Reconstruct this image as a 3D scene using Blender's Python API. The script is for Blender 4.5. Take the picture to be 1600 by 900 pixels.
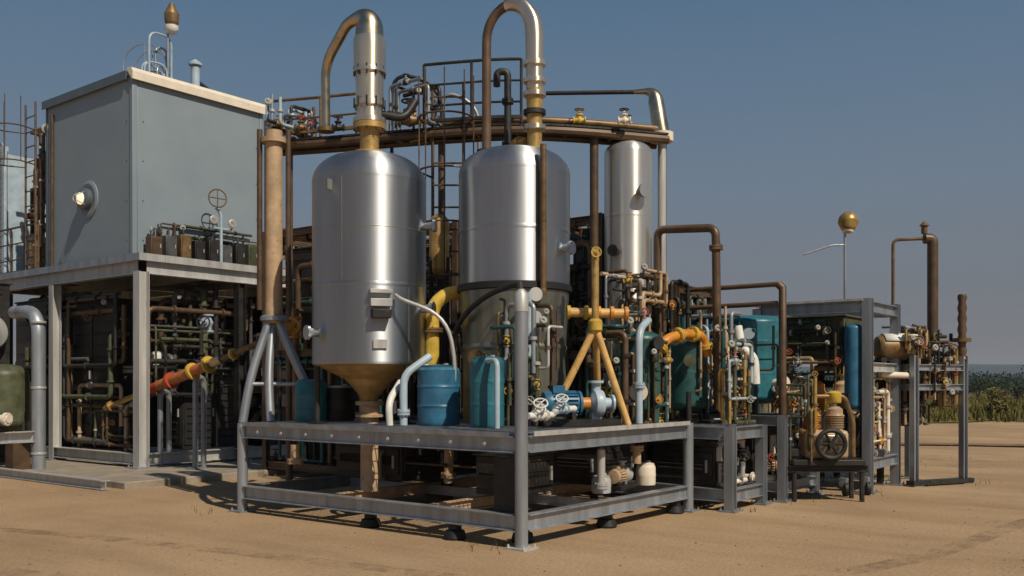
import bpy, math, random
from mathutils import Vector, Matrix
for o in list(bpy.data.objects): bpy.data.objects.remove(o)
SC = bpy.context.scene
COL = SC.collection
R = math.radians
# ------------------------------------------------------------------ camera
F = 1478.0; CU, CV, CH = -7.29, -5.56, 1.6
cam = bpy.data.cameras.new('camera'); camo = bpy.data.objects.new('camera', cam); COL.objects.link(camo)
cam.sensor_width = 36; cam.lens = 36 * F / 1600; cam.shift_y = 150 / 1600; cam.clip_start = .1; cam.clip_end = 12000
camo.location = (CU, CV, CH); camo.rotation_euler = (R(90), 0, R(-52.1))
SC.camera = camo
# ------------------------------------------------------------------ world, sun, exposure
SUN_EL = 46.0
SUN_DIR = Vector((-.235, -.97, 0)).normalized()            # horizontal direction towards the sun
sd = Vector((SUN_DIR.x * math.cos(R(SUN_EL)), SUN_DIR.y * math.cos(R(SUN_EL)), math.sin(R(SUN_EL))))
w = bpy.data.worlds.new('World'); SC.world = w; w.use_nodes = True
nt = w.node_tree; bg = nt.nodes['Background']
sky = nt.nodes.new('ShaderNodeTexSky'); sky.sky_type = 'NISHITA'; sky.sun_disc = False
sky.sun_elevation = R(SUN_EL); sky.sun_rotation = math.atan2(sd.x, sd.y)
sky.air_density = 1.0; sky.dust_density = .7; sky.ozone_density = 2.2; sky.altitude = 50
hs = nt.nodes.new('ShaderNodeHueSaturation'); hs.inputs['Saturation'].default_value = 1.0
mul = nt.nodes.new('ShaderNodeMix'); mul.data_type = 'RGBA'; mul.blend_type = 'MULTIPLY'; mul.inputs[0].default_value = 1
mul.inputs[7].default_value = (.74, .90, .92, 1)
nt.links.new(sky.outputs[0], hs.inputs['Color']); nt.links.new(hs.outputs[0], mul.inputs[6]); 
# the low air is hazy: towards the horizon the clear sky gives way to a grey violet haze, the same all round
SST = .052
gm = nt.nodes.new('ShaderNodeTexCoord'); sp = nt.nodes.new('ShaderNodeSeparateXYZ'); nt.links.new(gm.outputs['Generated'], sp.inputs[0])
cr = nt.nodes.new('ShaderNodeValToRGB'); nt.links.new(sp.outputs[2], cr.inputs[0]); el = cr.color_ramp.elements
stops = [(0,(.150,.143,.160)),(.06,(.168,.168,.192)),(.13,(.166,.190,.228)),(.20,(.150,.200,.265)),(.29,(.118,.185,.270)),(.385,(.088,.165,.265)),(.7,(.055,.12,.23)),(1,(.05,.11,.22))]
el[0].position = 0; el[0].color = (*[c/SST*.052 for c in stops[0][1]],1); el[1].position = 1; el[1].color = (*stops[-1][1],1)
for p_, c_ in stops[1:-1]: q_ = el.new(p_); q_.color = (*c_,1)
sc_ = nt.nodes.new('ShaderNodeVectorMath'); sc_.operation = 'SCALE'; sc_.inputs['Scale'].default_value = 1/SST; nt.links.new(cr.outputs[0], sc_.inputs[0])
fr = nt.nodes.new('ShaderNodeMapRange'); fr.interpolation_type = 'SMOOTHSTEP'; fr.inputs[1].default_value = .3; fr.inputs[2].default_value = .85; fr.inputs[3].default_value = .92; fr.inputs[4].default_value = .1; nt.links.new(sp.outputs[2], fr.inputs[0])
hz = nt.nodes.new('ShaderNodeMix'); hz.data_type = 'RGBA'; nt.links.new(fr.outputs[0], hz.inputs[0]); nt.links.new(mul.outputs[2], hz.inputs[6]); nt.links.new(sc_.outputs[0], hz.inputs[7])
nt.links.new(hz.outputs[2], bg.inputs[0])
bg.inputs[1].default_value = .052
sl = bpy.data.lights.new('sun', 'SUN'); sl.energy = 4.0; sl.angle = R(.55); sl.color = (1, .88, .70)
so = bpy.data.objects.new('sun', sl); COL.objects.link(so); so.rotation_euler = sd.to_track_quat('Z', 'Y').to_euler()
SC.view_settings.view_transform = 'Standard'; SC.view_settings.look = 'None'
SC.view_settings.exposure = 0; SC.view_settings.gamma = 1
SC.render.engine = 'CYCLES'; SC.cycles.use_denoising = True; SC.cycles.max_bounces = 6

def W(px, py, Y):                                          # a point seen at (px, py) at distance Y
    X = (px - 800) / F * Y
    return Vector((CU + .789 * Y + .614 * X, CV + .614 * Y - .789 * X, CH + (600 - py) / F * Y))
def G(px, Y, z=0.0):
    p = W(px, 600, Y); p.z = z; return p
# ------------------------------------------------------------------ materials
def mat(name, col, rough=.5, metal=0.0, var=.25, scale=6, rust=0.0, rustcol=(.16, .07, .03), bump=.0, streak=False, spec=.5, bscale=60):
    m = bpy.data.materials.new(name); m.use_nodes = True; n = m.node_tree; L = n.links.new
    b = n.nodes['Principled BSDF']; b.inputs['Metallic'].default_value = metal; b.inputs['Specular IOR Level'].default_value = spec
    tc = n.nodes.new('ShaderNodeNewGeometry')
    mp = n.nodes.new('ShaderNodeMapping'); L(tc.outputs['Position'], mp.inputs[0])
    mp.inputs['Scale'].default_value = (1, 1, .12) if streak else (1, 1, 1)
    nz = n.nodes.new('ShaderNodeTexNoise'); nz.inputs['Scale'].default_value = scale; nz.inputs['Detail'].default_value = 6; nz.inputs['Roughness'].default_value = .6
    L(mp.outputs[0], nz.inputs[0])
    r = n.nodes.new('ShaderNodeMapRange'); r.inputs[1].default_value = .3; r.inputs[2].default_value = .7
    r.inputs[3].default_value = 1 - var; r.inputs[4].default_value = 1 + var * .6; L(nz.outputs[0], r.inputs[0])
    oi = n.nodes.new('ShaderNodeObjectInfo'); r2 = n.nodes.new('ShaderNodeMapRange'); r2.inputs[3].default_value = 1 - var * .5; r2.inputs[4].default_value = 1 + var * .3
    L(oi.outputs['Random'], r2.inputs[0])
    mm = n.nodes.new('ShaderNodeMath'); mm.operation = 'MULTIPLY'; L(r.outputs[0], mm.inputs[0]); L(r2.outputs[0], mm.inputs[1])
    vm = n.nodes.new('ShaderNodeVectorMath'); vm.operation = 'SCALE'; vm.inputs[0].default_value = col; L(mm.outputs[0], vm.inputs['Scale'])
    out = vm.outputs[0]
    if rust > 0:
        n2 = n.nodes.new('ShaderNodeTexNoise'); n2.inputs['Scale'].default_value = scale * 2.6; n2.inputs['Detail'].default_value = 8; L(mp.outputs[0], n2.inputs[0])
        cr = n.nodes.new('ShaderNodeMapRange'); cr.inputs[1].default_value = .66 - rust * .2; cr.inputs[2].default_value = .86 - rust * .2; L(n2.outputs[0], cr.inputs[0])
        mx = n.nodes.new('ShaderNodeMix'); mx.data_type = 'RGBA'; L(cr.outputs[0], mx.inputs[0]); L(out, mx.inputs[6]); mx.inputs[7].default_value = (*rustcol, 1); out = mx.outputs[2]
        mr = n.nodes.new('ShaderNodeMapRange'); mr.inputs[3].default_value = metal; mr.inputs[4].default_value = 0; L(cr.outputs[0], mr.inputs[0]); L(mr.outputs[0], b.inputs['Metallic'])
    L(out, b.inputs['Base Color'])
    rr = n.nodes.new('ShaderNodeMapRange'); rr.inputs[3].default_value = max(.05, rough - .1); rr.inputs[4].default_value = min(1, rough + .12); L(nz.outputs[0], rr.inputs[0]); L(rr.outputs[0], b.inputs['Roughness'])
    if bump:
        nb = n.nodes.new('ShaderNodeTexNoise'); nb.inputs['Scale'].default_value = bscale; nb.inputs['Detail'].default_value = 5; L(tc.outputs['Position'], nb.inputs[0])
        bp = n.nodes.new('ShaderNodeBump'); bp.inputs['Strength'].default_value = bump; bp.inputs['Distance'].default_value = .02; L(nb.outputs[0], bp.inputs['Height']); L(bp.outputs[0], b.inputs['Normal'])
    return m
ANROT = 0.25
M = dict(
 steel=mat('brushed_stainless', (.44, .47, .51), .46, .97, .16, 4, streak=True, rust=.0, rustcol=(.30, .27, .24)),
 polish2=mat('bright_column_steel', (.66,.65,.62), .36, .8, .12, 5, streak=True),
 steel_lo=mat('dull_stainless', (.34, .34, .31), .42, .85, .25, 4, streak=True),
 polish=mat('polished_cladding', (.80, .70, .56), .33, .9, .25, 6, streak=True, rust=.06),
 warm=mat('warm_aged_steel', (.62, .50, .34), .3, 1, .3, 6, rust=.15),
 gold=mat('golden_insulation', (.52, .34, .12), .42, .5, .35, 8),
 bronze=mat('weathered_bronze_paint', (.20, .125, .055), .45, .3, .5, 7, rust=.2),
 galv=mat('galvanised_steel', (.34, .37, .41), .42, .55, .3, 7, rust=.10, streak=True),
 galvw=mat('light_galvanised', (.50, .50, .49), .45, .3, .25, 7, rust=.15, streak=True),
 tan=mat('tan_paint', (.44, .31, .19), .5, .0, .3, 6, rust=.2),
 cream=mat('cream_trim_paint', (.74, .66, .55), .5, 0, .1, 5, rust=.04),
 brown=mat('brown_steel', (.12, .075, .045), .45, .2, .4, 6),
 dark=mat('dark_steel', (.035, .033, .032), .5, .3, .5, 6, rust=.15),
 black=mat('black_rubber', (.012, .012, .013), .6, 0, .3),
 olive=mat('olive_paint', (.075, .085, .045), .5, 0, .5, 6, rust=.15),
 green=mat('dark_green_paint', (.02, .08, .078), .4, 0, .4, 6, rust=.1),
 teal=mat('teal_paint', (.025, .16, .21), .4, 0, .35, 6, rust=.05),
 blue=mat('blue_paint', (.03, .14, .25), .4, 0, .35, 6, rust=.05),
 pale=mat('pale_blue_paint', (.38, .48, .56), .4, 0, .2, 6),
 skirt=mat('dark_green_grey_steel', (.22,.23,.20), .4, .75, .4, 4, rust=.15, streak=True),
 amber=mat('amber_paint', (.62,.38,.13), .45, 0, .3, 8, rust=.12),
 redor=mat('orange_red_paint', (.42,.14,.045), .5, 0, .35, 8, rust=.2),
 orange=mat('orange_paint', (.62, .25, .03), .45, 0, .3, 8, rust=.12),
 yellow=mat('yellow_paint', (.60, .40, .06), .45, 0, .3, 8, rust=.15),
 red=mat('red_paint', (.42, .06, .025), .45, 0, .3, 8),
 dial=mat('gauge_dial_face', (.34,.34,.31), .3, 0, .2),
 white=mat('white_paint', (.72, .72, .68), .4, 0, .15, 6, rust=.04),
 gpaint=mat('grey_blue_panel_paint', (.235, .29, .335), .5, .1, .08, 1.2, rust=.0),
 gtrim=mat('panel_trim', (.12, .15, .175), .4, .2, .15, 4),
 conc=mat('concrete', (.33, .28, .22), .9, 0, .3, 3, bump=.3),
 glass=mat('gauge_glass', (.05, .06, .07), .05, 0, .1, spec=1),
)
for k_, an in (('polish',.75),('steel',.85),('steel_lo',.8),('polish2',.8)):
    n = M[k_].node_tree; b = n.nodes['Principled BSDF']; tg = n.nodes.new('ShaderNodeTangent'); tg.direction_type = 'RADIAL'; tg.axis = 'Z'
    n.links.new(tg.outputs[0], b.inputs['Tangent']); b.inputs['Anisotropic'].default_value = an; b.inputs['Anisotropic Rotation'].default_value = ANROT
M['cream2'] = mat('pale_tan_paint', (.55,.40,.26), .5, 0, .3, 6, rust=.1)
# ------------------------------------------------------------------ mesh building
class MB:
    def __init__(s): s.v = []; s.f = []
    def add(s, v, f):
        b = len(s.v); s.v += [Vector(q) for q in v]; s.f += [tuple(i + b for i in q) for q in f]; return s
    def box(s, a, b, rot=None, c=None):
        x0, y0, z0 = a; x1, y1, z1 = b
        v = [Vector(q) for q in ((x0,y0,z0),(x1,y0,z0),(x1,y1,z0),(x0,y1,z0),(x0,y0,z1),(x1,y0,z1),(x1,y1,z1),(x0,y1,z1))]
        if rot is not None:
            c = Vector(c) if c is not None else sum(v, Vector()) / 8
            v = [rot @ (q - c) + c for q in v]
        return s.add(v, [(0,3,2,1),(4,5,6,7),(0,1,5,4),(1,2,6,5),(2,3,7,6),(3,0,4,7)])
    def cbox(s, c, sx, sy, sz, rz=0):
        c = Vector(c); h = Vector((sx, sy, sz)) / 2
        return s.box(c - h, c + h, Matrix.Rotation(rz, 3, 'Z'))
    def tube(s, pts, r, n=12, bend=0, cap=True):
        pts = [Vector(p) for p in pts]
        if bend and len(pts) > 2: pts = fillet(pts, bend)
        rs = r if isinstance(r, (list, tuple)) else [r] * len(pts)
        t = (pts[1] - pts[0]).normalized()
        u = t.orthogonal().normalized(); V = []; Fc = []
        for i, p in enumerate(pts):
            if i == 0: d = pts[1] - pts[0]
            elif i == len(pts) - 1: d = pts[-1] - pts[-2]
            else: d = (pts[i+1] - p).normalized() + (p - pts[i-1]).normalized()
            d.normalize(); u = (u - d * u.dot(d)).normalized(); w_ = d.cross(u)
            for k in range(n):
                a = 2 * math.pi * k / n; V.append(p + (u * math.cos(a) + w_ * math.sin(a)) * rs[i])
        for i in range(len(pts) - 1):
            for k in range(n): Fc.append((i*n+k, i*n+(k+1)%n, (i+1)*n+(k+1)%n, (i+1)*n+k))
        if cap: Fc += [tuple(range(n))[::-1], tuple((len(pts)-1)*n + k for k in range(n))]
        return s.add(V, Fc)
    def lathe(s, c, prof, n=32, axis=(0,0,1)):              # prof: (radius, distance along axis)
        c = Vector(c); q = Vector((0,0,1)).rotation_difference(Vector(axis).normalized()); V = []; Fc = []
        P2 = [prof[0]]
        for (ra, za), (rb, zb) in zip(prof, prof[1:]):           # support loops keep long flat runs flat when shaded smooth
            d = math.hypot(rb-ra, zb-za)
            if d > .12: P2 += [(ra+(rb-ra)*.012/d, za+(zb-za)*.012/d), (rb-(rb-ra)*.012/d, zb-(zb-za)*.012/d)]
            P2.append((rb, zb))
        prof = P2
        for r, z in prof:
            for k in range(n):
                a = 2*math.pi*k/n; V.append(c + q @ Vector((max(r,1e-4)*math.cos(a), max(r,1e-4)*math.sin(a), z)))
        for i in range(len(prof)-1):
            for k in range(n): Fc.append((i*n+k, i*n+(k+1)%n, (i+1)*n+(k+1)%n, (i+1)*n+k))
        Fc += [tuple(range(n))[::-1], tuple((len(prof)-1)*n+k for k in range(n))]
        return s.add(V, Fc)
    def torus(s, c, R_, r, axis=(0,0,1), n=20, m=6):
        c = Vector(c); q = Vector((0,0,1)).rotation_difference(Vector(axis).normalized()); V = []; Fc = []
        for i in range(n):
            a = 2*math.pi*i/n
            for k in range(m):
                b = 2*math.pi*k/m; V.append(c + q @ Vector(((R_+r*math.cos(b))*math.cos(a), (R_+r*math.cos(b))*math.sin(a), r*math.sin(b))))
        for i in range(n):
            for k in range(m): Fc.append((i*m+k, ((i+1)%n)*m+k, ((i+1)%n)*m+(k+1)%m, i*m+(k+1)%m))
        return s.add(V, Fc)
    def ibeam(s, a, b, w_=.12, h=.16, t=.014):              # I section between two points, web upright
        a = Vector(a); b = Vector(b); d = (b-a).normalized()
        up = Vector((0,0,1)) if abs(d.z) < .9 else Vector((1,0,0)); sd_ = d.cross(up).normalized(); up = sd_.cross(d)
        P = [(-w_/2,-h/2),(w_/2,-h/2),(w_/2,-h/2+t),(t/2,-h/2+t),(t/2,h/2-t),(w_/2,h/2-t),(w_/2,h/2),(-w_/2,h/2),(-w_/2,h/2-t),(-t/2,h/2-t),(-t/2,-h/2+t),(-w_/2,-h/2+t)]
        V = [q + sd_*x + up*y for q in (a,b) for x,y in P]; n = 12
        Fc = [(k,(k+1)%n,n+(k+1)%n,n+k) for k in range(n)] + [tuple(range(n))[::-1], tuple(range(n,2*n))]
        return s.add(V, Fc)
def fillet(pts, rad, n=6):
    out = [pts[0]]
    for i in range(1, len(pts)-1):
        p0, p, p1 = pts[i-1], pts[i], pts[i+1]; a = p0-p; b = p1-p
        r = min(rad, a.length*.49, b.length*.49); A = p + a.normalized()*r; B = p + b.normalized()*r
        for k in range(n+1):
            t = k/n; out.append(A*(1-t)**2*1 + p*2*t*(1-t) + B*t*t if False else (A*(1-t)+p*t)*(1-t)+(p*(1-t)+B*t)*t)
    return out + [pts[-1]]
ORIG = {}
def base_of(parent):
    return ORIG.get(parent.name, Vector((0,0,0))) if parent else None
def obj(name, mb, m, parent=None, loc=None, smooth=True, bevel=0, kind=None):
    """one mesh object; mb holds world coordinates"""
    o_ = Vector(loc) if loc is not None else (base_of(parent) if parent else Vector((0,0,0)))
    if parent is None and loc is None and mb.v:
        xs = [q.x for q in mb.v]; ys = [q.y for q in mb.v]; zs = [q.z for q in mb.v]
        o_ = Vector(((min(xs)+max(xs))/2, (min(ys)+max(ys))/2, min(zs)))
    me = bpy.data.meshes.new(name); me.from_pydata([q - o_ for q in mb.v], [], mb.f); me.update()
    if smooth:
        me.shade_smooth(); me.set_sharp_from_angle(angle=R(38))
    me.materials.append(M[m] if isinstance(m, str) else m)
    o = bpy.data.objects.new(name, me); COL.objects.link(o); ORIG[o.name] = o_
    if parent: o.parent = parent; o.location = o_ - base_of(parent)
    else: o.location = o_
    if bevel:
        b = o.modifiers.new('bevel', 'BEVEL'); b.width = bevel; b.segments = 2; b.limit_method = 'ANGLE'
    if kind: o['kind'] = kind
    return o
def thing(name, label, cat, loc, group=None):
    o = bpy.data.objects.new(name, None); COL.objects.link(o); o.empty_display_size = .1
    o.location = loc; ORIG[o.name] = Vector(loc); o['label'] = label; o['category'] = cat
    if group: o['group'] = group
    return o
def tag(o, label, cat, group=None):
    o['label'] = label; o['category'] = cat
    if group: o['group'] = group
    return o
def tubeo(name, pts, r, m, parent, bend=0, n=12): return obj(name, MB().tube(pts, r, n, bend), m, parent)
# ------------------------------------------------------------------ component builders
def flange_bm(c, axis, r, t=.025, gap=.006, bolts=8):
    mb = MB(); c = Vector(c); ax = Vector(axis).normalized()
    for sgn in (-1, 1): mb.lathe(c + ax*sgn*(gap/2 + t/2) - ax*t/2, [(r*1.62,0),(r*1.62,t)], 20, ax)
    q = Vector((0,0,1)).rotation_difference(ax)
    for k in range(bolts):
        a = 2*math.pi*k/bolts; p = c + q @ Vector((r*1.38*math.cos(a), r*1.38*math.sin(a), 0))
        mb.tube([p - ax*(t*1.7), p + ax*(t*1.7)], max(.006, r*.09), 6)
    return mb
def along(pts, f):
    pts = [Vector(p) for p in pts]; L = [(pts[i+1]-pts[i]).length for i in range(len(pts)-1)]; d = f*sum(L)
    for i, l in enumerate(L):
        if d <= l or i == len(L)-1: return pts[i] + (pts[i+1]-pts[i])*(d/l), (pts[i+1]-pts[i]).normalized()
        d -= l
def pipe(label, pts, r, m, bend=None, flanges=(), fm=None, name='pipe_run', cat='pipe', group=None, n=14, rings=(), parent=None):
    pts = [Vector(p) for p in pts]; lo = min(pts, key=lambda q: q.z)
    t = parent or thing(name, label, cat, lo, group)
    tubeo('pipe', pts, r, m, t, r*2.6 if bend is None else bend, n)
    for f in flanges:
        p, d = along(pts, f); obj('flange', flange_bm(p, d, r), fm or m, t)
    for f in rings:
        p, d = along(pts, f); obj('clamp_band', MB().lathe(p - d*.02, [(r*1.08,0),(r*1.1,.005),(r*1.1,.035),(r*1.08,.04)], n+4, d), fm or m, t)
    return t
def valve_parts(t, c, axis, s, m, wm, up=(0,0,1)):
    c = Vector(c); ax = Vector(axis).normalized(); up = Vector(up)
    b = MB().lathe(c - ax*s, [(s*.62,0),(s*.62,s*.18),(s*.36,s*.24),(s*.42,s*.6),(s*.6,s),(s*.42,s*1.4),(s*.36,s*1.76),(s*.62,s*1.82),(s*.62,s*2)], 16, ax)
    b.lathe(c, [(s*.4,0),(s*.4,s*.8),(s*.6,s*.82),(s*.6,s*.98),(s*.26,s),(s*.2,s*1.5)], 14, up)
    v = obj('valve', b, m, t, loc=c)
    wh = MB().torus(c + up*s*1.75, s*.72, s*.09, up, 18, 6)
    q = Vector((0,0,1)).rotation_difference(up)
    for k in range(4):
        a = math.pi*k/2; wh.tube([c + up*s*1.75, c + up*s*1.75 + q @ Vector((math.cos(a), math.sin(a), 0))*s*.72], s*.06, 6)
    wh.tube([c + up*s*1.4, c + up*s*1.95], s*.09, 8)
    obj('handwheel', wh, wm, v)
    return v
def valve(label, c, axis, s, m='olive', wm='red', up=(0,0,1), group=None):
    t = thing('valve', label, 'valve', c, group); valve_parts(t, c, axis, s, m, wm, up); return t
def gauge_parts(t, c, face, r=.06, stem=.12):
    c = Vector(c); f = Vector(face).normalized()
    g = obj('gauge_case', MB().lathe(c, [(r,0),(r*1.06,.006),(r*1.06,.035),(r*.9,.042)], 20, f), 'galvw', t, loc=c)
    obj('gauge_dial', MB().lathe(c + f*.043, [(r*.86,0),(r*.86,.003)], 20, f), 'dial', g)
    u_ = f.cross(Vector((0,0,1))).normalized(); obj('needle', MB().tube([c+f*.049-u_*r*.2-Vector((0,0,r*.12)), c+f*.049+u_*r*.55+Vector((0,0,r*.35))], .004, 5), 'black', g)
    st = MB().tube([c - Vector((0,0,stem)), c - Vector((0,0,r))], .012, 8); obj('stem', st, 'dark', g)
CAMD = Vector((-.789, -.614, 0))
def vessel(label, c, r, z0, z1, m='steel', head='dome', bot='dome', seams=(), legs=0, nozzles=(), n=40, cat='tank', name='pressure_vessel', group=None, lm='galv', zl=None, headh=.35, bm=None, both=None, group_=None):
    """c=(u,v); shell z0..z1"""
    u, v = c; base = zl if zl is not None else z0
    t = thing(name, label, cat, (u, v, base), group)
    sh = [(r, z0)]; 
    for s_ in sorted(seams): sh += [(r, s_-.02), (r*1.006, s_-.012), (r*1.006, s_+.012), (r, s_+.02)]
    sh += [(r, z1)]
    obj('shell', MB().lathe((u,v,0), sh, n), m, t)
    H = headh*r*2 if head == 'dome' else headh
    if head == 'dome': prof = [(r*math.cos(a)**.8 if a < 1.55 else .0, z1 + H*math.sin(a)) for a in [k*math.pi/2/9 for k in range(10)]]
    elif head == 'flat': prof = [(r*1.04,z1),(r*1.04,z1+.05),(r*.9,z1+.07),(.001,z1+.09)]
    prof[0] = (r*1.004 if head == 'dome' else r*1.04, prof[0][1])
    obj('top_head', MB().lathe((u,v,0), prof, n), m, t)
    if bot == 'dome':
        pb = [(r*math.cos(a)**.8 if a < 1.55 else .0, z0 - H*math.sin(a)) for a in [k*math.pi/2/7 for k in range(8)]][::-1]
        obj('bottom_head', MB().lathe((u,v,0), pb, n), both or m, t)
    if legs:
        for k in range(legs):
            a = 2*math.pi*(k+.35)/legs; p = Vector((u+math.cos(a)*r*.92, v+math.sin(a)*r*.92, 0))
            b = MB().tube([(p.x,p.y,base+.012),(p.x,p.y,z0+.15)], .03+r*.03, 10); b.cbox((p.x,p.y,base+.006), .16, .16, .012)
            obj('leg', b, lm, t)
    for (ang, z, nr, ln, nm) in nozzles:                     # ang measured from the camera-facing side, + to the right in view
        d = (Matrix.Rotation(-ang, 3, 'Z') @ (-CAMD)).normalized() * -1
        p = Vector((u,v,z)) + d*r*.93
        b = MB().tube([p, p + d*(ln+r*.07)], nr, 14); e = p + d*(ln+r*.07)
        b.lathe(e - d*.02, [(nr*1.6,0),(nr*1.6,.045)], 18, d); obj('nozzle', b, nm, t)
    return t
def pump(label, p, ang, s=1.0, mm='blue', cm='galvw', group=None, name='pump', base='dark'):
    p = Vector(p); q = Matrix.Rotation(ang, 3, 'Z'); A = lambda x,y,z: p + q @ Vector((x*s,y*s,z*s)); ax = q @ Vector((1,0,0))
    t = thing(name, label, 'pump', p, group)
    b = MB()
    for sg in (-1,1): b.box((-.45*s,(sg*.14-.03)*s,0),(.45*s,(sg*.14+.03)*s,.06*s))
    b.box((-.45*s,-.17*s,.06*s),(.45*s,.17*s,.075*s)); b.v = [p + q @ x for x in b.v]; obj('baseplate', b, base, t)
    mb = MB().lathe(A(-.42,0,.25), [(.05*s,0),(.13*s,.01*s),(.145*s,.05*s),(.145*s,.09*s),(.12*s,.1*s),(.12*s,.40*s),(.145*s,.41*s),(.14*s,.44*s),(.06*s,.46*s)], 24, ax)
    mo = obj('motor', mb, mm, t, loc=A(-.42,0,.25))
    fb = MB()
    for k in range(18):
        a = 2*math.pi*k/18; c0 = Vector((-.31, math.cos(a)*.118, .25+math.sin(a)*.118)); c1 = Vector((-.31, math.cos(a)*.148, .25+math.sin(a)*.148))
        d = Vector((0,-math.sin(a),math.cos(a)))*.004; e = Vector((.28,0,0))
        vs = [c0-d,c0+d,c1+d,c1-d]; vs = vs + [x+e for x in vs]
        fb.add([A(*x) for x in vs], [(0,1,2,3),(7,6,5,4),(0,4,5,1),(1,5,6,2),(2,6,7,3),(3,7,4,0)])
    obj('cooling_fins', fb, mm, mo, kind='stuff')
    tb = MB(); c0 = A(-.24,0,.41); tb.cbox(c0, .14*s, .12*s, .09*s, ang); obj('terminal_box', tb, mm, mo)
    ft = MB()
    for x in (-.34,-.08):
        for y in (-.09,.09): ft.cbox(A(x,y,.11), .05*s,.04*s,.08*s, ang)
    obj('feet', ft, 'dark', mo, kind='stuff')
    g = MB().lathe(A(.03,0,.25), [(.07*s,0),(.07*s,.1*s)], 16, ax); obj('coupling_guard', g, 'orange', t)
    c = MB().lathe(A(.13,0,.25), [(.05*s,0),(.08*s,.02*s),(.15*s,.05*s),(.165*s,.1*s),(.15*s,.15*s),(.07*s,.18*s),(.06*s,.26*s),(.1*s,.262*s),(.1*s,.285*s)], 24, ax)
    c.tube([A(.23,.06,.25), A(.23,.06,.5)], .05*s, 14); c.lathe(A(.23,.06,.48), [(.09*s,0),(.09*s,.03*s)], 16); c.cbox(A(.2,0,.11), .1*s,.1*s,.08*s, ang)
    obj('pump_casing', c, cm, t); return t
def cabinet(label, c, sx, sy, z0, z1, m='dark', rz=0, louvres=0, name='cabinet', cat='cabinet', face='v', doors=1, group=None, legs=False):
    u, v = c; t = thing(name, label, cat, (u,v,z0), group)
    obj('housing', MB().cbox((u,v,(z0+z1)/2), sx, sy, z1-z0), m, t, bevel=.01)
    obj('roof', MB().cbox((u,v,z1+.0175), sx+.06, sy+.06, .03), m, t, bevel=.006)
    for side in ('v','u'):
        wdt = sx if side == 'v' else sy; nd = max(1, int(round(wdt/.9)))
        for k in range(nd):
            a = -wdt/2 + wdt*(k+.04)/nd; b = -wdt/2 + wdt*(k+.96)/nd
            if side == 'v': P = ((u+a, v-sy/2-.02, z0+.08), (u+b, v-sy/2-.0, z1-.08))
            else: P = ((u-sx/2-.02, v+a, z0+.08), (u-sx/2, v+b, z1-.08))
            d = obj('door', MB().box(*P), m, t, bevel=.005)
            h = MB()
            if side == 'v': h.box((u+b-.08, v-sy/2-.045, (z0+z1)/2-.08), (u+b-.055, v-sy/2-.022, (z0+z1)/2+.08))
            else: h.box((u-sx/2-.045, v+a+.055, (z0+z1)/2-.08), (u-sx/2-.022, v+a+.08, (z0+z1)/2+.08))
            obj('handle', h, 'galvw', d)
            if louvres:
                lv = MB(); 
                for j in range(louvres):
                    zz = z0+.2+(z1-z0-.4)*j/max(1,louvres-1)
                    if side == 'v': lv.box((u+a+.06, v-sy/2-.038, zz),(u+b-.12, v-sy/2-.021, zz+.028), Matrix.Rotation(.5,3,'X'))
                    else: lv.box((u-sx/2-.038, v+a+.12, zz),(u-sx/2-.021, v+b-.06, zz+.028), Matrix.Rotation(-.5,3,'Y'))
                obj('louvre', lv, m, d, kind='stuff')
    return t
AX = [Vector((1,0,0)), Vector((0,1,0)), Vector((0,0,1))]
def manifold(label, lo, hi, n, seed, mats=('dark','brown','galv','olive','tan'), rmin=.018, rmax=.05, valves=4, gauges=2, fittings=True, segs=4, group=None, light=True):
    rnd = random.Random(seed); lo = Vector(lo); hi = Vector(hi)
    t = thing('pipework_manifold', label, 'pipework', ((lo.x+hi.x)/2, (lo.y+hi.y)/2, lo.z), group)
    for i in range(n):
        r = rnd.uniform(rmin, rmax); p = Vector([rnd.uniform(lo[k], hi[k]) for k in range(3)])
        p.z = lo.z if rnd.random() < .5 else p.z
        pts = [p.copy()]; last = -1; ax = 2 if rnd.random() < .6 else rnd.choice((0,1))
        for s_ in range(rnd.randint(2, segs)):
            q = pts[-1].copy()
            for _ in range(6):
                nv = rnd.uniform(lo[ax], hi[ax])
                if abs(nv - q[ax]) > max(.2, .3*(hi[ax]-lo[ax])) : break
            q[ax] = nv
            if (q - pts[-1]).length > r*5: pts.append(q)
            last = ax; ax = rnd.choice([k for k in (0,1,2,2) if k != last])
        if len(pts) < 2: pts.append(pts[0] + Vector((0,0,.5*(hi.z-lo.z))))
        m = rnd.choice(mats); po = tubeo('pipe', pts, r, m, t, r*2.8, 10)
        if fittings:
            fm_ = rnd.choice((m,'dark','bronze','galvw') if light else (m,'dark'))
            for s_ in range(len(pts)-1):
                L = (pts[s_+1]-pts[s_]); 
                if L.length > .35:
                    for f in ([.5] if L.length < .8 else [.25,.75]):
                        c = pts[s_] + L*f; d = L.normalized(); obj('flange', MB().lathe(c-d*.018, [(r*1.7,0),(r*1.7,.036)], 12, d), fm_, po)
        if i < valves:
            L = pts[1]-pts[0]; c = pts[0]+L*.5; d = L.normalized(); up = CAMD if abs(d.z) > .5 else Vector((0,0,1))
            valve_parts(t, c, d, max(.06, r*2.2), rnd.choice(('olive','galvw','yellow','bronze','dark') if light else ('olive','dark','brown')), rnd.choice(('red','yellow','dark','orange','galvw') if light else ('brown','dark','bronze')), up)
    for i in range(gauges):
        c = Vector((lo.x + rnd.uniform(0,.3)*(hi.x-lo.x), lo.y + rnd.uniform(0,.3)*(hi.y-lo.y), rnd.uniform(lo.z+.2, hi.z)))
        gauge_parts(t, c, (-.6,-.8,.15), rnd.uniform(.03,.05))
    return t
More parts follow.
